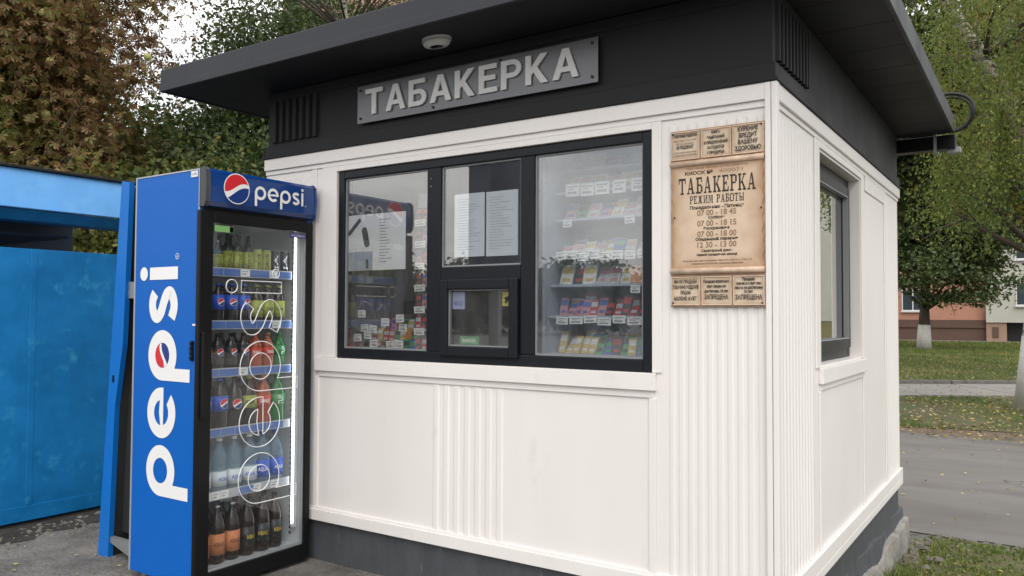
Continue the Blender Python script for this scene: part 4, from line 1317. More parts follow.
# ------------------------------------------------------------------ bottles and cans
def bottle_mat(name, col, rough=0.12, trans=0.35):
    m, t, o = new_mat(name)
    b_ = t.nodes.new('ShaderNodeBsdfPrincipled')
    b_.inputs['Base Color'].default_value = (*col, 1)
    b_.inputs['Roughness'].default_value = rough
    tr_ = t.nodes.new('ShaderNodeBsdfTransparent'); tr_.inputs[0].default_value = (*[min(1, c * 3 + 0.25) for c in col], 1)
    mx_ = t.nodes.new('ShaderNodeMixShader'); mx_.inputs[0].default_value = trans
    t.links.new(b_.outputs[0], mx_.inputs[1]); t.links.new(tr_.outputs[0], mx_.inputs[2]); t.links.new(mx_.outputs[0], o.inputs[0])
    return m
BM = {'cola': bottle_mat('cola_in_plastic', (0.012, 0.007, 0.005), 0.12, 0.03), 'orange': bottle_mat('orange_soda', (0.36, 0.065, 0.015), 0.15, 0.1),
      'green': bottle_mat('green_plastic', (0.012, 0.17, 0.035), 0.15, 0.15), 'clear': bottle_mat('clear_bottle', (0.22, 0.32, 0.42), 0.08, 0.62),
      'brown': bottle_mat('brown_plastic', (0.022, 0.010, 0.006), 0.12, 0.03), 'darkglass': bottle_mat('dark_glass', (0.012, 0.016, 0.012), 0.1, 0.08)}
LB = {'blue': pm('blue_label', (0.015, 0.09, 0.52), 0.4), 'black': pm('black_label', (0.012, 0.012, 0.014), 0.4), 'white': pm('pale_label', (0.62, 0.68, 0.72), 0.45),
      'orange': pm('orange_label', (0.56, 0.20, 0.075), 0.5, var=0.1, vscale=60), 'lime': pm('lime_label', (0.33, 0.37, 0.06), 0.5, var=0.35, vscale=90),
      'redlab': pm('red_label', (0.55, 0.05, 0.02), 0.4), 'yellow': pm('yellow_print', (0.66, 0.48, 0.06), 0.45), 'green': pm('green_label', (0.02, 0.26, 0.06), 0.4),
      'can': pm('dark_can', (0.03, 0.035, 0.04), 0.3, metal=0.6), 'tin': pm('can_top', (0.5, 0.5, 0.5), 0.3, metal=0.9)}
def make_drink(name, kind, r, h, body, lab, lz, cap, art=None):
    t = bpy.data.objects.new(name, None); t.empty_display_size = 0.05; C.objects.link(t)
    if kind == 'can':
        MB().lathe([(r * .86, 0), (r, 0.008), (r, h - 0.014), (r * .86, h - 0.003)], seg=16).build('body', LB[lab], t, smooth=True)
        MB().lathe([(r * .86, h - 0.003), (r * .84, h), (r * .8, h - 0.001)], seg=16).build('lid', LB['tin'], t, smooth=True)
    else:
        if kind == 'pet':
            pr = [(r * .82, 0), (r * .98, .012), (r, .03), (r * .97, h * .33), (r, h * .36), (r, h * .60), (r * .93, h * .68), (r * .72, h * .77), (r * .45, h * .85), (r * .32, h * .90), (r * .32, h * .945)]
        else:
            pr = [(r * .92, 0), (r, .008), (r, h * .56), (r * .93, h * .62), (r * .6, h * .72), (r * .38, h * .80), (r * .33, h * .95)]
        MB().lathe(pr, seg=18).build('body', BM[body], t, smooth=True)
        MB().lathe([(r * .38, h * .94), (r * .38, h * .995), (r * .34, h)], seg=14).build('cap', cap, t, smooth=True)
        MB().lathe([(r * 1.015, h * lz[0]), (r * 1.018, h * lz[1])], seg=20).build('wrap_label', LB[lab], t, smooth=True)
    zc = h * (lz[0] + lz[1]) / 2
    hf = h * (lz[1] - lz[0])
    if art:
        par = t
        F = frame_map((r * 1.03, 0, zc), (0, 1, 0), (0, 0, 1), (1, 0, 0))
        def FW(x, y, z=0):       # wraps round the cylinder
            a_ = x / r
            return Vector(((r * 1.026 + z * .3) * math.cos(a_), (r * 1.026 + z * .3) * math.sin(a_), zc + y))
        if art == 'globe':
            globe(FW, min(r * .55, hf * .42), par, off=0.0006, rim=True)
        else:
            m_ = MB()
            txt, colr, up = art
            if up:
                G_ = lambda x, y, z=0: FW(-y, x, z)
                text_mesh(m_, txt, G_, size=r * 0.9, width=hf * .8, bold=0.0006, off=0.0006, y=-r * .3)
            else:
                text_mesh(m_, txt, FW, size=r * .62, width=r * 1.25, bold=0.0005, off=0.0006, y=-r * .25)
                m_.add([FW(x, y, .0008) for x, y in ((-r * .7, -hf * .38), (r * .7, -hf * .38), (r * .7, -hf * .28), (-r * .7, -hf * .28))], [(0, 1, 2, 3)])
            m_.build('label_print', colr, par)
    return t
navyc, redc, whitec, blackc, greenc, orangec = LB['blue'], LB['redlab'], M['card'], M['black'], LB['green'], LB['orange']
K = {
    'tonic': lambda: make_drink('soda_bottle', 'glass', .029, .205, 'darkglass', 'lime', (.06, .55), blackc, ('TONIC', M['poster_dark'], True)),
    'clearb': lambda: make_drink('soda_bottle', 'glass', .030, .165, 'clear', 'lime', (.08, .55), LB['tin'], ('TONIC', M['poster_dark'], True)),
    'limecan': lambda: make_drink('drink_can', 'can', .029, .135, None, 'lime', (.1, .9), None, ('DRIVE', M['poster_dark'], True)),
    'darkcan': lambda: make_drink('drink_can', 'can', .029, .135, None, 'can', (.1, .9), None, ('JA', M['decal'], True)),
    'pblue': lambda: make_drink('cola_bottle', 'pet', .034, .215, 'cola', 'blue', (.36, .72), navyc, 'globe'),
    'ltea': lambda: make_drink('tea_bottle', 'pet', .034, .215, 'brown', 'lime', (.18, .60), LB['lime'], ('TEA', M['poster_dark'], False)),
    'cola': lambda: make_drink('cola_bottle', 'pet', .034, .20, 'cola', 'black', (.36, .66), blackc, 'globe'),
    'colar': lambda: make_drink('cola_bottle', 'pet', .034, .20, 'cola', 'redlab', (.25, .62), redc, ('MAX', M['decal'], False)),
    'fant': lambda: make_drink('orange_soda_bottle', 'pet', .036, .20, 'orange', 'redlab', (.36, .60), orangec, ('ORANGE', M['decal'], False)),
    'green': lambda: make_drink('lemon_soda_bottle', 'pet', .037, .20, 'green', 'green', (.36, .64), greenc, ('7UP', M['decal'], True)),
    'bigblue': lambda: make_drink('cola_bottle', 'pet', .044, .275, 'cola', 'blue', (.38, .66), navyc, 'globe'),
    'bigblack': lambda: make_drink('cola_bottle', 'pet', .044, .275, 'cola', 'black', (.38, .60), blackc, 'globe'),
    'bigtea': lambda: make_drink('tea_bottle', 'pet', .044, .275, 'brown', 'lime', (.38, .62), LB['lime'], ('TEA', M['poster_dark'], False)),
    'bigfant': lambda: make_drink('orange_soda_bottle', 'pet', .044, .275, 'orange', 'redlab', (.38, .6), orangec, ('ORANGE', M['decal'], False)),
    'biggreen': lambda: make_drink('lemon_soda_bottle', 'pet', .044, .275, 'green', 'green', (.38, .6), greenc, ('7UP', M['decal'], True)),
    'water': lambda: make_drink('water_bottle', 'pet', .043, .285, 'clear', 'white', (.14, .40), whitec, ('AQUA', LB['blue'], False)),
    'waterb': lambda: make_drink('water_bottle', 'pet', .043, .285, 'clear', 'blue', (.14, .46), navyc, ('AQUA', M['decal'], False)),
    'kvass': lambda: make_drink('kvass_bottle', 'pet', .043, .295, 'brown', 'orange', (.16, .52), LB['tin'], ('КВАС', M['poster_dark'], False)),
    'kvassd': lambda: make_drink('kvass_bottle', 'pet', .043, .295, 'brown', 'black', (.16, .52), blackc, ('КВАС', LB['yellow'], False)),
}
rows = [
    ('top shelf', 1.615, ['clearb', 'clearb', 'tonic', 'tonic', 'tonic', 'limecan', 'limecan', 'darkcan', 'darkcan'], 0.0645),
    ('second shelf', 1.340, ['pblue', 'pblue', 'pblue', 'pblue', 'ltea', 'ltea', 'ltea'], 0.080),
    ('third shelf', 1.092, ['colar', 'cola', 'cola', 'cola', 'fant', 'fant', 'green'], 0.080),
    ('fourth shelf', 0.785, ['bigblue', 'bigblue', 'bigblack', 'bigtea', 'bigfant', 'biggreen'], 0.094),
    ('fifth shelf', 0.463, ['water', 'water', 'water', 'water', 'waterb', 'waterb'], 0.094),
    ('bottom', 0.102, ['kvass', 'kvass', 'kvass', 'kvassd', 'kvassd', 'kvassd'], 0.094),
]
desc = {'tonic': 'tall dark soda bottle with yellow green label', 'clearb': 'short clear soda bottle with yellow green label', 'limecan': 'yellow green patterned drink can',
        'darkcan': 'black drink can with white lettering', 'pblue': 'small cola bottle with bright blue label', 'ltea': 'dark tea bottle with lime label',
        'cola': 'small cola bottle with black label', 'colar': 'small cola bottle with red label', 'fant': 'small orange soda bottle', 'green': 'small green lemon soda bottle',
        'bigblue': 'large cola bottle with blue label', 'bigblack': 'large cola bottle with black label', 'bigtea': 'large dark tea bottle with lime label',
        'bigfant': 'large orange soda bottle', 'biggreen': 'large green lemon soda bottle', 'water': 'clear water bottle with white label', 'waterb': 'clear water bottle with blue label',
        'kvass': 'brown kvass bottle with orange label', 'kvassd': 'brown kvass bottle with black and yellow label'}
catn = {'can': 'drink can'}
for rname, z, lst, pitch in rows:
    made = {}
    y0_ = -0.652
    for depth in (0, 1):
        cnt = {}
        for i, k in enumerate(lst):
            if depth == 0 and k not in made:
                o_ = K[k](); made[k] = o_
            else:
                o_ = copy_tree(made[k])
            cnt[k] = cnt.get(k, 0) + 1
            nk = lst.count(k)
            pos = '' if nk == 1 else ('%s from the left of its kind' % ORD[cnt[k] - 1])
            lab = desc[k] + ', cooler ' + rname + (' front' if depth == 0 else ' rear') + ((', ' + ORD[cnt[k] - 1] + ' of ' + str(nk)) if nk > 1 else '')
            tag(o_, lab, 'can' if 'can' in k and k != 'can' and 'drink can' in desc[k] else 'bottle', 'drinks standing on the cooler ' + rname)
            o_.location = (-2.712 - depth * (pitch + 0.004) + random.uniform(-.004, .004), y0_ + i * pitch + random.uniform(-.003, .003), z + 0.001)
            o_.rotation_euler.z = random.uniform(-0.35, 0.25) - 0.15

# ================================================================== LEANING BLUE PANEL BEHIND THE COOLER
pn = thing('leaning_panel', 'narrow bright blue panel leaning behind the cooler over a charcoal board', 'panel', (-3.6, -0.4, 0.0))
poly = [(-3.692, -0.01), (-3.588, -0.01), (-3.545, 0.86), (-3.478, 1.22), (-3.440, 2.145), (-3.520, 2.155)]
MB().prism(poly, 1, -0.640, -0.612).build('face_board', M['panel_blue'], pn, bevel=0.004)
MB().prism([(-3.672, 0.0), (-3.6, 0.0), (-3.46, 2.12), (-3.512, 2.13)], 1, -0.612, -0.08).build('board_core', M['charcoal'], pn, bevel=0.004)
MB().prism([(-3.585, 0.13), (-3.19, 0.13), (-3.19, 1.95), (-3.455, 1.95), (-3.49, 1.22), (-3.55, 0.86)], 1, -0.560, -0.545).build('dark_board', M['charcoal'], pn)
br = MB(); br.prism([(-3.59, 0.115), (-3.182, 0.115), (-3.182, -0.0), (-3.25, 0.0), (-3.585, 0.085)], 1, -0.63, -0.605)
br.build('foot_bracket', M['zinc'], pn, bevel=0.003)
MB().box(-3.47, -3.182, -0.62, -0.60, 1.48, 1.575).build('upper_bracket', M['zinc'], pn, bevel=0.003)
MB().box(-3.575, -3.558, -0.643, -0.639, 1.00, 1.04).build('slot', M['black'], pn)
# ================================================================== GOODS BEHIND THE KIOSK GLASS
def cmat(name, col, rough=0.45):
    return pm(name, col, rough, var=0.25, vscale=45)
GM = [cmat('pack_white', (0.60, 0.60, 0.58)), cmat('pack_red', (0.42, 0.03, 0.03)), cmat('pack_blue', (0.05, 0.12, 0.36)), cmat('pack_gold', (0.50, 0.36, 0.08)),
      cmat('pack_green', (0.05, 0.26, 0.08)), cmat('pack_black', (0.03, 0.03, 0.035)), cmat('pack_orange', (0.56, 0.22, 0.05)), cmat('pack_pink', (0.50, 0.22, 0.24)), cmat('pack_silver', (0.45, 0.47, 0.50))]
GN = ['white', 'red', 'blue', 'gold', 'green', 'black', 'orange', 'pink', 'silver']
# right-hand display rack
rack = thing('display_rack', 'pale stepped display rack behind the large right window pane', 'shelf', (-0.83, 0.3, 1.16))
RZ = [1.215, 1.395, 1.545, 1.685, 1.865, 2.000, 2.110]
for k, z in enumerate(RZ):
    y0 = 0.105 + 0.016 * k
    MB().box(-1.11, -0.55, y0, 0.52, z - 0.012, z).build('shelf', M['shopshelf'], rack)
MB().box(-1.12, -0.54, 0.52, 0.54, 1.16, 2.24).build('back_panel', M['shopshelf'], rack)
MB().box(-1.128, -1.112, 0.09, 0.52, 1.16, 2.24).build('side_panel', M['shopshelf'], rack)
MB().box(-0.548, -0.53, 0.09, 0.52, 1.16, 2.24).build('side_panel', M['shopshelf'], rack)
row_nm = ['bottom', 'second', 'third', 'fourth', 'fifth', 'sixth', 'top']
def make_pack(mi, w, h, d, tilt, name='packet', art=True):
    t = bpy.data.objects.new(name, None); t.empty_display_size = .03; C.objects.link(t)
    m_ = MB(); ct, s_ = math.cos(tilt), math.sin(tilt)
    u, v, n = Vector((1, 0, 0)), Vector((0, s_, ct)), Vector((0, -ct, s_))
    m_.obox((0, 0, 0.001), u, v, n, -w / 2, w / 2, 0, h, -d, 0)
    m_.build('body', GM[mi], t, bevel=0.002)
    if art:
        a_ = MB(); a_.obox((0, 0, 0.001), u, v, n, -w * .42, w * .42, h * .55, h * .86, 0.0004, 0.0014)
        a_.obox((0, 0, 0.001), u, v, n, -w * .30, w * .30, h * .14, h * .30, 0.0004, 0.0014)
        a_.build('print', GM[(mi * 5 + 3) % 9], t)
    return t
rcol = [[3, 3, 3, 3, 3, 4, 2, 5, 4, 3, 2, 5], [7, 7, 7, 7, 1, 7, 5, 1, 5, 1, 5, 5], [0, 5, 0, 8, 8, 0, 6, 6], [8, 8, 0, 8, 3, 2, 8, 8, 8], [7, 4, 8, 7, 0, 8, 8, 7], [0, 8, 0, 8, 0, 8, 8], [8, 0, 8, 0, 8]]
rh = [.085, .085, .095, .070, .080, .080, .06]
for k, z in enumerate(RZ):
    n_ = len(rcol[k])
    for i, mi in enumerate(rcol[k]):
        w = 0.50 / n_ * random.uniform(.88, 1.12)
        h = 1.2 * rh[k] * random.uniform(.8, 1.12)
        o_ = make_pack(mi, w, h, 0.015, random.uniform(.35, .75))
        x = -1.075 + 0.50 * (i + .5) / n_
        o_.location = (x, 0.135 + 0.016 * k + random.uniform(0, .012), z)
        o_.rotation_euler.z = random.uniform(-.25, .25)
        tag(o_, '%s packet lying tilted on the %s rack shelf, %s from the left' % (GN[mi], row_nm[k], ORD[i]), 'packet', 'packets on the display rack')
for k in range(6):
    n_ = 7
    for i in range(n_):
        mi = rcol[k][(i * 3 + k) % len(rcol[k])] if i % 3 else (5, 0, 2, 8, 1, 3, 0)[(i + k) % 7]
        h = rh[k] * random.uniform(1.0, 1.4)
        o_ = make_pack(mi, 0.07 * random.uniform(.7, 1.1), h, 0.02, random.uniform(.05, .3))
        o_.location = (-1.075 + .50 * (i + .5) / n_ + random.uniform(-.01, .01), 0.235 + .016 * k + random.uniform(0, .05), RZ[k])
        o_.rotation_euler.z = random.uniform(-.2, .2)
        tag(o_, '%s packet standing upright at the back of the %s rack shelf, %s from the left' % (GN[mi], row_nm[k], ORD[i]), 'packet', 'upright packets on the display rack')
# price cards hung along the shelf edges
card0 = None
def price_card(x, y, z, w, h, lab, grp, rz=0, ry=0):
    t = bpy.data.objects.new('price_card', None); t.empty_display_size = .02; C.objects.link(t)
    MB().box(-w / 2, w / 2, -0.0007, 0.0007, -h, 0).build('card', M['card'], t)
    m_ = MB(); m_.box(-w * .38, w * .38, -0.0014, -0.0009, -h * .30, -h * .20)
    m_.box(-w * .30, w * .12, -0.0014, -0.0009, -h * .48, -h * .40)
    m_.box(-w * .38, w * .30, -0.0014, -0.0009, -h * .82, -h * .62)
    m_.build('print', M['gasket'], t)
    t.location = (x, y, z); t.rotation_euler = (0.0, ry, rz)
    tag(t, lab, 'price card', grp)
    return t
card_rows = [(1, 1.392, [-1.03, -.955, -.88, -.805, -.73, -.655, -.585], .072, .036), (2, 1.540, [-.655], .05, .036),
             (3, 1.700, [-1.055, -.995, -.935, -.875, -.82, -.755, -.69, -.625, -.57], .06, .040), (4, 1.865, [-1.03, -.70], .05, .036),
             (5, 2.035, [-1.01, -.93, -.85, -.76, -.66, -.59], .078, .062), (0, 1.200, [-.95, -.72, -.60], .07, .025)]
for (k, z, xs_, w, h) in card_rows:
    for i, x in enumerate(xs_):
        price_card(x, 0.098 + 0.016 * k, z + random.uniform(-.006, .006), w * random.uniform(.88, 1.04), h, 'white price card on the edge of the %s rack shelf, %s from the left' % (row_nm[k], ORD[i]),
                   'price cards on the display rack', ry=random.uniform(-.06, .06))
# counter, goods and small rack behind the left pane
ctr = thing('counter', 'pale counter top just inside the left window panes', 'counter', (-1.8, 0.4, 1.13))
MB().box(-2.55, -1.12, 0.10, 0.55, 1.145, 1.165).build('top', M['shopshelf'], ctr)
MB().box(-2.50, -1.2, 0.53, 0.545, 0.23, 1.145).build('front_panel', M['interior'], ctr)
stepr = thing('step_stand', 'low stepped stand of packets behind the left pane', 'stand', (-2.15, 0.2, 1.165))
for k in range(3):
    MB().box(-2.37, -1.98, 0.115 + k * 0.07, 0.185 + k * 0.07, 1.165, 1.18 + k * 0.060).build('step', M['shopshelf'], stepr)
lc = [[4, 2, 1, 4, 3, 0, 5, 4, 2], [1, 3, 1, 1, 4, 3, 6, 4, 1], [8, 5, 7, 5, 4, 0, 2, 5, 3]]
for k in range(3):
    for i in range(9):
        mi = lc[k][i]
        o_ = make_pack(mi, .042, .064 + .014 * random.random(), .018, random.uniform(.1, .3))
        o_.location = (-2.350 + i * .0425, 0.150 + k * .07, 1.181 + k * .060)
        tag(o_, '%s packet on the %s step of the left stand, %s from the left' % (GN[mi], ['lowest', 'middle', 'upper'][k], ORD[i]), 'packet', 'packets on the stepped stand')
sp_ = [(-2.36, .10, 1.285, 0), (-2.30, .1, 1.30, 1), (-2.345, .1, 1.34, 2), (-2.24, .1, 1.335, 0), (-2.15, .1, 1.375, 0), (-2.06, .1, 1.395, 1), (-2.055, .1, 1.345, 2), (-2.235, .1, 1.255, 0), (-2.13, .1, 1.25, 1), (-2.045, .1, 1.255, 0), (-2.19, .1, 1.205, 1), (-2.05, .1, 1.20, 2), (-2.33, .1, 1.42, 0)]
for i, (x, y, z, q) in enumerate(sp_):
    price_card(x, y + 0.02 * q - .005, z, .058, .042, 'small white price card over the left packet stand, %s counted from the left' % ORD[sorted([s[0] for s in sp_]).index(x) if True else 0], 'price cards over the left stand', ry=random.uniform(-.09, .09))
grid = thing('hanging_rack', 'tall narrow rack of packets beside the left mullion', 'rack', (-1.87, 0.15, 1.165))
MB().box(-1.965, -1.79, 0.150, 0.156, 1.165, 2.06).build('back_panel', M['gasket'], grid)
for k in range(7):
    z = 1.20 + k * 0.118
    MB().box(-1.965, -1.79, 0.115, 0.150, z - 0.008, z).build('shelf', M['shopshelf'], grid)
    for i in range(4):
        mi = (k * 3 + i * 5 + 5) % 9
        if (k * 4 + i) % 3: mi = (5, 1, 5, 8, 7, 5, 6)[(k + i) % 7]
        o_ = make_pack(mi, .036, .072, .016, .12)
        o_.location = (-1.943 + i * .0435, 0.128, z)
        tag(o_, '%s packet on rack level %s up beside the left mullion, %s from the left' % (GN[mi], ORD[k], ORD[i]), 'packet', 'packets on the narrow rack')
    for i in range(2):
        price_card(-1.918 + i * .088, 0.111, z + 0.004, .074, .036, 'white price card on rack level %s up beside the left mullion, %s one' % (ORD[k], ['left', 'right'][i]), 'price cards on the narrow rack', ry=random.uniform(-.04, .04))
# card terminal / dark box on the counter
tb_ = thing('dark_device', 'black counter device with a small grey screen behind the left pane', 'device', (-2.05, .32, 1.345))
MB().box(-2.20, -1.99, 0.30, 0.42, 1.40, 1.475).build('housing', M['black'], tb_, bevel=0.006)
MB().box(-2.12, -2.0, 0.296, 0.30, 1.415, 1.46).build('screen', M['capgrey'], tb_)
MB().box(-2.12, -2.07, 0.34, 0.38, 1.165, 1.40).build('foot', M['black'], tb_)
# notices on the glass
def notice(name, lab, x0, x1, z0, z1, y, mat, art, tilt=0.0):
    t = thing(name, lab, 'notice', ((x0 + x1) / 2, y, z0))
    MB().box(x0, x1, y, y + 0.002, z0, z1).build('sheet', mat, t)
    for (nm, m_, mt_) in art: m_.build(nm, mt_, t)
    if y > .03: t.location.x += 0.022
    return t
y = 0.034
a1, a2, a3 = MB(), MB(), MB()
def FNt(x, z): return frame_map((x, y - 0.0002, z), (1, 0, 0), (0, 0, 1), (0, -1, 0))
def capsule(m_, x, z, L, r, ang):
    ca, sa = math.cos(ang), math.sin(ang)
    P = circ(L / 2, 0, r, -90, 90, 10) + circ(-L / 2, 0, r, 90, 270, 10)
    flat_shape(m_, [[(x + p[0] * ca - p[1] * sa, z + p[0] * sa + p[1] * ca) for p in P]], FNt(0, 0), 0.0006)
capsule(a1, -2.355, 1.885, .105, .012, math.radians(42))
capsule(a1, -2.268, 1.825, .075, .021, math.radians(105))
capsule(a1, -2.255, 1.675, .035, .010, math.radians(95))
a2.obox((0, y, 0), (1, 0, 0), (0, 0, 1), (0, -1, 0), -2.432, -2.215, 1.640, 1.745, 0.0002, 0.0005)
for i in range(15):
    z = 1.915 - i * .0165
    a3.obox((0, y, 0), (1, 0, 0), (0, 0, 1), (0, -1, 0), -2.165, -2.165 + random.uniform(.04, .10), z, z + .004, 0.0002, 0.0006)
M['sheet'] = pm('notice_paper', (0.78, 0.80, 0.82), 0.6, var=0.03)
notice('advert_sheet', 'grey advert sheet with two dark vaping devices on the left pane', -2.420, -1.975, 1.640, 1.952, y, M['sheet'],
       [('device_pictures', a1, M['charcoal']), ('tinted_panel', a2, pm('tinted_print', (0.36, 0.40, 0.50), 0.6)), ('text_lines', a3, M['gasket'])])
for j, (xa_, xb_, za, zb) in enumerate(((-1.645, -1.455, 1.690, 2.012), (-1.445, -1.255, 1.688, 2.010))):
    b1 = MB()
    for i in range(20):
        z = zb - .03 - i * .0135
        b1.obox((0, y, 0), (1, 0, 0), (0, 0, 1), (0, -1, 0), xa_ + .02, xa_ + .02 + random.uniform(.06, .15), z, z + .003, 0.0002, 0.0006)
    notice('paper_sheet', ['left of two pale paper sheets taped behind the upper middle pane', 'right of two pale paper sheets taped behind the upper middle pane'][j], xa_, xb_, za, zb, y, pm('paper_sheet', (0.72, 0.79, 0.85), 0.6, var=0.03), [('text_lines', b1, pm('pale_print', (0.40, 0.46, 0.53), .6))])
y = 0.022
c1 = MB(); text_mesh(c1, 'ВХОД', FNt(-1.583, 1.445), size=.026, width=.055, bold=.0005, off=.0006)
notice('hatch_sticker', 'pale violet sticker in the upper left of the serving hatch', -1.622, -1.545, 1.425, 1.512, y, pm('violet_paper', (0.42, 0.47, 0.70), .5), [('lettering', c1, M['strip_blue'])])
c2 = MB()
flat_shape(c2, [[(-1.305, 1.480), (-1.262, 1.494), (-1.256, 1.484), (-1.262, 1.470), (-1.285, 1.462), (-1.292, 1.452), (-1.302, 1.456), (-1.296, 1.470)]], FNt(0, 0), 0.0006)
notice('camera_sticker', 'yellow sticker with black camera symbol in the hatch corner', -1.315, -1.250, 1.440, 1.512, y, pm('yellow_sticker', (0.62, 0.52, 0.12), .5), [('camera_symbol', c2, M['black'])])
c3 = MB(); text_mesh(c3, 'КНИЖКА', FNt(-1.515, 1.258), size=.024, width=.085, bold=.0006, off=.0006)
notice('green_notice', 'green and white lettered card at the foot of the serving hatch', -1.575, -1.455, 1.247, 1.288, y, pm('green_card', (0.08, 0.30, 0.12), .5), [('lettering', c3, M['decal'])])

# ================================================================== BLUE STALL AT THE LEFT
stl = thing('market_stall', 'blue painted metal market stall with sky-lightened awning left of the cooler', 'stall', (-4.7, -.7, 0))
SX = -4.70
mb = MB(); mb.box(SX - 0.03, SX, -1.55, 0.10, 0.030, 1.820); mb.box(SX - .005, SX + 0.004, -1.55, 0.10, 0.03, 0.128)
for yv in (-1.3, -0.55):
    mb.box(SX - .004, SX + 0.003, yv - 0.02, yv + 0.02, 0.13, 1.82)
mb.build('front_panel', M['stall'], stl, bevel=0.002)
mb = MB(); mb.prism([(SX + 0.01, 2.080), (SX + 0.03, 2.086), (SX - 0.045, 2.352), (SX - 0.075, 2.352)], 1, -1.55, 0.22)
mb.build('awning_board', M['stall_sky_tint'], stl, bevel=0.003)
MB().box(SX - 0.10, SX - 0.02, -1.552, 0.24, 2.354, 2.372).build('top_trim', M['rubber'], stl, bevel=0.003)
MB().prism([(SX - 0.25, 2.012), (SX - .06, 2.012), (SX + 0.005, 2.078), (SX - .25, 2.078)], 1, -1.55, 0.20).build('lintel', M['stall'], stl)
mb = MB(); mb.box(SX - 2.6, SX - 0.10, -1.55, 0.20, 2.30, 2.345); mb.box(SX - 2.6, SX - .9, 0.20, 0.62, 2.30, 2.345); mb.build('roof', M['stall_shaded'], stl)
mb = MB(); mb.box(SX - 2.2, SX - 2.15, -1.55, -0.85, 0.0, 2.30); mb.build('back_wall', M['stall_shaded'], stl)
for (px_, py_) in ((SX - 2.15, 0.55), (SX - .07, -1.45)):
    MB().box(px_ - .03, px_ + .03, py_ - .03, py_ + .03, -0.02, 2.30).build('post', M['stall'], stl, bevel=0.003)
MB().box(SX - 1.6, SX - .25, -1.5, -0.20, 1.93, 1.945).build('inner_shelf', M['stall_shaded'], stl)
MB().box(SX - 1.75, SX - 1.70, -1.55, 0.58, 0.0, 2.30).build('back_wall', M['stall_shaded'], stl)
MB().box(SX - 0.40, SX - 0.06, -1.55, 0.0, -0.1, 0.028).build('plinth', M['stall_shaded'], stl)

# ================================================================== BACKGROUND TREES (left)
t, cc = tree('brown leaved chestnut tree behind the blue stall, dotted with yellow green husks', (-11.3, 1.6, -.05), (-11.2, 1.8, 5.2), (2.8, 2.3, 4.0), 400, 210, 0.30, 0.092, LM['brown'], 0.24, limbs=80, shell=.35, fan=True, group='trees behind the stall')
hm = pm('chestnut_husk', (0.40, 0.40, 0.13), 0.6, var=0.2, vscale=30)
hr = random.Random(3)
near_cc = sorted(cc.tolist(), key=lambda c_: -(c_[0] * 0.885 - c_[1] * 0.46))[:110]
for q in range(44):
    c_ = hr.choice(near_cc)
    p = Vector((c_[0] + .35 + hr.uniform(-.3, .3), c_[1] - .15 + hr.uniform(-.3, .3), c_[2] + hr.uniform(-.35, .3)))
    h_ = MB(); rr = hr.uniform(.045, .065)
    h_.lathe([(rr * .2, -rr), (rr * .75, -rr * .68), (rr, 0), (rr * .75, rr * .68), (rr * .2, rr)], p, 8)
    h_.build('husk', hm, t, smooth=True)
tree('dark green tree filling the gap between the chestnut and the kiosk roof', (-12.2, 6.6, GZ), (-12.0, 6.3, 3.0), (3.4, 2.6, 2.2), 300, 380, .34, .095, LM['dark'], .2, limbs=36, group='trees behind the stall')
tree('olive green tree seen above the left end of the kiosk roof', (-11.6, 8.0, GZ), (-11.6, 8.0, 5.3), (2.8, 2.5, 2.3), 240, 320, .30, .085, LM['dark'], .18, limbs=40, group='trees behind the stall')
tree('yellow green tree above the middle of the kiosk roof edge', (-10.8, 10.6, GZ), (-10.8, 10.6, 6.1), (2.3, 2.3, 2.4), 120, 280, .30, .085, LM['olive'], .18, limbs=40, group='trees behind the stall')
tree('yellowing low bush just behind the cooler and blue stall', (-8.3, 2.6, -.15), (-8.3, 2.6, 1.75), (1.9, 1.6, 1.45), 150, 260, .24, .075, LM['olive'], .06, limbs=24, cat='bush', name='bush', group='bushes behind the stall')
tree('dark green bush behind the kiosk left end', (-8.6, 4.6, GZ), (-8.5, 4.5, 1.9), (1.9, 1.5, 1.8), 130, 260, .26, .08, LM['dark'], .06, limbs=24, cat='bush', name='bush', group='bushes behind the stall')
tree('leafy brown and green tree at the far left behind the stall', (-13.5, -1.8, 0), (-13.3, -1.6, 4.6), (3.0, 2.8, 4.0), 220, 90, .36, .13, LM['brown'], .22, limbs=30, fan=True, group='trees behind the stall')
# birch with hanging sprays over the kiosk roof
bt, bc = tree('slender birch with thin hanging sprays above the kiosk roof', (-8.0, 6.4, GZ), (-7.8, 4.9, 6.7), (2.7, 2.3, 1.5), 120, 75, .15, .055, LM['birch_dark'], .12, bark='birch', droop=1.3, limbs=70, group='birches round the kiosk')
tree('distant green tree behind the birch and kiosk roof', (-20, 22, GZ), (-20, 22, 7.0), (5.5, 5, 6.0), 210, 90, .6, .34, LM['dark'], .3, limbs=30, group='distant trees')
tree('distant dark tree beyond the chestnut', (-27, 10.5, GZ), (-27, 10.5, 4.0), (5, 5.5, 4.6), 200, 90, .7, .40, LM['dark'], .3, limbs=24, group='distant trees')

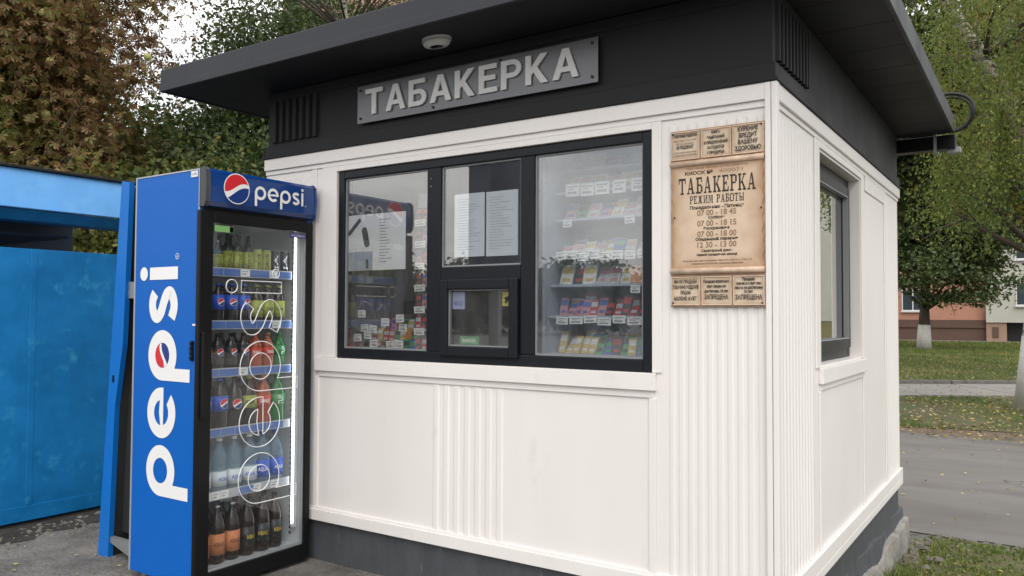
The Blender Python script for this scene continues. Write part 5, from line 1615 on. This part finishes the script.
# ================================================================== RIGHT SIDE TREES
# white-limed birch by the footpath: leans left as it rises, sprays hang over the kiosk roof
bp_ = [(0.69, 14.0, GZ), (0.76, 13.9, 1.2), (0.92, 13.6, 2.4), (0.90, 13.2, 3.6), (0.52, 12.7, 4.9), (0.12, 12.2, 5.7), (-0.40, 11.8, 6.7), (-0.75, 11.4, 7.6), (-1.0, 11.2, 8.6)]
extra = [(random.uniform(-0.7, 2.8), random.uniform(10.4, 13.8), random.uniform(2.5, 7.0)) for _ in range(110)]
extra = [e_ for e_ in extra if not (e_[2] < 3.9 and e_[0] > 0.1 + (e_[2] - 2.5) * .35)]
extra = [e_ for e_ in extra if e_[2] < 4.7 + max(0, e_[0] - .6) * 2.2 or random.random() < .16]
tree('birch with white limed trunk foot and hanging yellow green sprays by the footpath', (0.69, 14.0, GZ), (1.2, 14.2, 6.6), (2.6, 1.6, 2.4), 80, 230, .20, .055, LM['birch'], .21, trunk_pts=bp_, bark='birch', droop=1.4, limbs=42, extra=extra, strands=[(random.uniform(-0.6, 2.4), random.uniform(10.0, 12.8), random.uniform(3.6, 7.4), random.uniform(.5, 1.5)) for _ in range(260)], group='birches round the kiosk', wash=1.35)
# sizeable linden on the lawn, limed trunk
tree('large dark linden on the lawn with limed trunk before the peach building', (-4.3, 43.0, GZ), (-3.4, 42.6, 8.2), (4.6, 4.2, 7.1), 420, 230, .50, .20, LM['linden'], .27, limbs=70, shell=.35, flat=.45, wash=1.25, group='lawn trees', trunk_pts=[(-4.3, 43, GZ), (-4.25, 43, 1.7), (-4.1, 42.9, 4), (-3.9, 42.8, 6.5), (-3.7, 42.7, 9), (-3.5, 42.6, 12)])
tree('mid green tree behind the hanging birch sprays', (1.0, 24.0, GZ), (0.4, 24.0, 8.4), (3.2, 3.4, 4.0), 170, 110, .38, .2, LM['olive'], .2, limbs=40, group='lawn trees')
tree('dark tree behind the rear corner of the kiosk', (-4.6, 24.0, GZ), (-3.2, 23.5, 8.0), (3.2, 3.0, 3.8), 170, 110, .38, .2, LM['birch_dark'], .2, limbs=40, group='lawn trees')

# ================================================================== FAR APARTMENT BLOCK
peach = pm('peach_render', (0.47, 0.235, 0.165), 0.85, var=0.08, vscale=.8, bump=.2, bscale=8)
cream = pm('pale_render', (0.50, 0.50, 0.44), 0.85, var=0.06, vscale=.7)
plb = pm('brown_plinth', (0.12, 0.072, 0.055), 0.85, var=.1)
bl = thing('apartment_block', 'peach and cream apartment block with brown plinth beyond the lawn', 'building', (-8, 60, GZ))
MB().box(-46, -2.3, 58.6, 72, GZ, 16.5).build('peach_wall', peach, bl)
mb = MB(); mb.box(-46, -2.28, 58.52, 58.6, GZ, 1.15); mb.box(-46, -2.28, 58.44, 58.52, .62, .86); mb.build('plinth', plb, bl)
MB().box(-2.3, -1.15, 58.2, 72, GZ, 1.7).build('porch_wall', pm('porch_render', (0.36, 0.235, 0.18), .85, var=.08), bl)
MB().box(-2.3, 26, 58.1, 72, 1.0, 16.5).build('cream_wall', cream, bl)
MB().box(0.5, 26, 58.15, 72, GZ, 1.0).build('cream_base', pm('olive_base', (0.22, 0.20, 0.09), .85), bl)
MB().box(-1.1, 0.5, 58.9, 59.0, GZ, 1.0).build('entrance_door', M['charcoal'], bl)
MB().box(-46.2, 26.2, 57.9, 72.2, 16.5, 16.9).build('roof', M['fascia'], bl)
MB().box(-1.95, -1.6, 58.15, 58.19, .0, .7).build('vent_door', plb, bl)
wg = pm('far_window_glass', (0.05, 0.065, 0.08), 0.08, spec=.8); wfm = pm('far_window_frame', (0.7, 0.7, 0.7), .5)
def far_win(x, z, w, h, yy):
    f = MB(); rect_frame(f, x, x + w, z, z + h, yy - .07, yy - .01, .07); f.box(x + w / 2 - .035, x + w / 2 + .035, yy - .07, yy - .01, z + .07, z + h - .07)
    f.box(x - .05, x + w + .05, yy - .16, yy - .005, z - .09, z - .005)
    ff = f.build('window', wfm, bl)
    MB().box(x + .06, x + w - .06, yy - .035, yy - .03, z + .06, z + h - .06).build('pane', wg, ff)
for fl in range(5):
    for x in (-0.62, 3.2, 6.6, 10, 14): far_win(x, 2.1 + fl * 3.0, 1.5, 1.55, 58.1)
    for x in (-7.4, -10.8, -14.2, -17.6, -21, -24.4): far_win(x, 1.75 + fl * 3.0, 1.4, 1.55, 58.6)
# tall pink block glimpsed over the roof at the upper left
pb = thing('tower_block', 'pinkish tall block glimpsed above the kiosk roof through the trees', 'building', (-34, 28, GZ))
MB().box(-33.9, -30.9, 26, 34, GZ, 26).build('wall', pm('pink_brick', (0.42, 0.25, 0.20), .9, var=.12, vscale=2), pb)
for fl in range(8):
    for x in (-33.5, -32.0):
        MB().box(x, x + 1.1, 25.96, 25.99, 2 + fl * 3, 3.5 + fl * 3).build('window', wg, pb)
MB().box(-34.1, -30.7, 25.8, 34.2, 26, 26.4).build('roof', M['fascia'], pb)

# ================================================================== BEHIND THE CAMERA (seen mirrored in the glass)
refl_panel = thing('reflection_panel', 'tall dark blue panel added across the square for window reflections', 'sign', (-7.0, -8.0, 0))  # unseen panel added to put a dark blue reflection in the window
MB().box(-7.55, -6.45, -8.2, -8.0, 1.9, 4.2).build('panel', M['reflection_navy'], refl_panel, bevel=.03)
MB().box(-7.1, -6.9, -8.15, -8.05, 0, 1.9).build('post', M['zinc'], refl_panel)
for i, (x, yy, r) in enumerate(((-26, -46, 3.2), (-19, -49, 3.6), (-12, -47, 3.0), (-34, -44, 3.4), (-5, -50, 3.4), (-42, -42, 4), (8, -45, 4), (20, -42, 4.5), (33, -38, 4.5))):
    tree('rounded green tree in the far row across the square, number %d along' % (i + 1) if False else 'rounded green tree across the square, %s in its far row' % ORD[i], (x, yy, 0), (x, yy, 2.6), (r + .8, r, 1.9), 130, 200, .6, .36, LM['dark'], .15, limbs=8, group='trees across the square')
# street to the right (mirrored in nothing, gives the sky its horizon)
for i, (x, yy) in enumerate(((34, 20), (38, 9), (36, -6))):
    tree('tall street tree right of the kiosk, %s along the road' % ORD[i], (x, yy, GZ), (x, yy, 6), (4, 4, 4), 70, 60, .6, .5, LM['olive'], .25, limbs=8, group='street trees')

# ================================================================== GRASS, LEAVES, DEBRIS
gm = leaf_mat('grass_blades', [(0.0, (0.06, 0.12, 0.02)), (0.5, (0.12, 0.19, 0.035)), (0.85, (0.19, 0.22, 0.055)), (1.0, (0.30, 0.26, 0.09))], .3)
def blades(P, h, w):
    n = len(P)
    ang = rng.uniform(0, 2 * np.pi, n)
    d = np.stack([np.cos(ang), np.sin(ang), np.zeros(n)], 1)
    lean = rng.normal(size=(n, 3)) * 0.45; lean[:, 2] = 1
    hh = (h * rng.uniform(.45, 1.3, n))[:, None]
    ww = (w * rng.uniform(.6, 1.3, n))[:, None]
    return np.stack([P - d * ww, P + d * ww, P + d * ww * .25 + lean * hh, P - d * ww * .25 + lean * hh], 1).reshape(-1, 3)
def gh(x, y): 
    tt = np.clip((y - 0.3) / 2.9, 0, 1)
    return GZ * tt * tt * (3 - 2 * tt)
parts_ = []
n = 26000
x = rng.uniform(0.10, 3.4, n); yv = rng.uniform(0.8, 3.72, n)
dens = np.sin(x * 5.1 + 1.3) * np.sin(yv * 6.3) + rng.uniform(-1, 1.4, n)
k = dens > -0.35
P = np.stack([x, yv, gh(x, yv) + .004], 1)[k]
parts_.append(blades(P, .026, .0035))
parts_.append(leaf_quads(P[::2] + np.array([0, 0, .014]), .028, 0, aspect=.6))
V = np.concatenate(parts_)
tag(quad_mesh('grass_tufts', V, gm), 'short patchy grass beside the kiosk rear corner', 'grass', kind='stuff')
# verge and lawn as seen down the gap at the right
n = 100000
yv = 10.3 + (rng.uniform(0, 1, n) ** 1.6) * 46
x = rng.uniform(-1, 1, n) * (4 + yv * .16) - (yv - 10) * .085
u_ = (x - .52) * pu.x + (yv - 16.75) * pu.y; v_ = (x - .52) * pv.x + (yv - 16.75) * pv.y
k = ~((v_ > -0.05) & (v_ < 2.95)) & ((yv > 17) | (np.sin(x * 1.7 + yv) + rng.uniform(-1, 1, n) > -.1))
x, yv = x[k], yv[k]
P = np.stack([x, yv, np.full(len(x), GZ + .012)], 1)
sc_ = 1 + (yv - 10) * .05
V = blades(P, .035, .008)
V = V.reshape(-1, 4, 3); c0 = V[:, :2].mean(1, keepdims=True); V = c0 + (V - c0) * sc_[:, None, None]
tag(quad_mesh('lawn_grass', V.reshape(-1, 3), gm), 'lawn grass on both sides of the concrete footpath', 'grass', kind='stuff')
# fallen leaves
lm2 = leaf_mat('fallen_leaf', [(0, (0.10, 0.05, 0.02)), (.4, (0.30, 0.20, 0.06)), (.7, (0.50, 0.42, 0.12)), (1, (0.42, 0.36, 0.22))], .1)
n = 9000
yv = 9.3 + (rng.uniform(0, 1, n) ** 1.3) * 26; x = rng.uniform(-1, 1, n) * (4 + yv * .16) - (yv - 10) * .085
cen = np.stack([x, yv, np.full(n, GZ + .045)], 1)
V1 = leaf_quads(cen, .065, 0, aspect=.8)
n = 160
yv = rng.uniform(4, 9.4, n); x = rng.uniform(-1, 5, n)
V2 = leaf_quads(np.stack([x, yv, np.full(n, GZ + .022)], 1), .05)
n = 260
x = rng.uniform(-4.6, -2.2, n); yv = rng.uniform(-3.2, -.3, n)
V3 = leaf_quads(np.stack([x, yv, np.full(n, .012)], 1), .028)
x = rng.uniform(.1, 2.4, 90); yv = rng.uniform(1, 3.7, 90)
V4 = leaf_quads(np.stack([x, yv, gh(x, yv) + .04], 1), .035)
V = np.concatenate([V1, V2, V3, V4])
for a in (0,):
    q = V.reshape(-1, 4, 3); m0 = q.mean(1, keepdims=True); q[:, :, 2] = m0[:, :, 2] + (q[:, :, 2] - m0[:, :, 2]) * .35
tag(quad_mesh('fallen_leaves', V, lm2), 'yellow and brown fallen leaves scattered over the ground', 'leaves', kind='stuff')
# broken kerb debris along the road edge and under the stall
M['grit'] = pm('grit', (0.16, 0.145, 0.125), .95, var=.4, vscale=8)
db = MB(); r_ = random.Random(11)
def stone(x, y, z, s):
    v = []
    for a in range(6):
        for zz, kk in ((0, 1), (.55, .7)):
            v.append((x + s * kk * math.cos(a * 1.047 + r_.uniform(-.3, .3)), y + s * kk * math.sin(a * 1.047 + r_.uniform(-.3, .3)), z + s * zz * r_.uniform(.5, 1.2)))
    f = [(2 * a, (2 * a + 2) % 12, (2 * a + 3) % 12, 2 * a + 1) for a in range(6)] + [(1, 3, 5, 7, 9, 11)]
    db.add(v, f)
for _ in range(420): stone(r_.uniform(-2.5, 5), 9.75 + r_.gauss(0, .16), GZ - .012, r_.uniform(.01, .04))
for _ in range(260): stone(r_.uniform(0.1, 4.5), 3.76 + r_.gauss(0, .06), GZ, r_.uniform(.008, .03))
for _ in range(500): stone(-4.62 + abs(r_.gauss(0, .22)), r_.uniform(-3.5, .2), 0, r_.uniform(.004, .022))
for _ in range(160): stone(0.06 + abs(r_.gauss(0, .08)), r_.uniform(1.2, 3.5), ground_h(0, 2.4) - .02, r_.uniform(.01, .035))
tag(db.build('gravel_debris', M['grit']), 'broken stones and grit along the road edge and stall', 'gravel', kind='stuff')
# weeds at the footing
wx = rng.uniform(.05, .22, 700); wy = rng.uniform(1.5, 3.45, 700)
wd = blades(np.stack([wx, wy, gh(wx, wy)], 1), .06, .004)
wd = wd  # small upright weeds against the concrete
tag(quad_mesh('weeds', wd, gm), 'thin weeds growing against the broken concrete footing', 'weeds', kind='stuff')
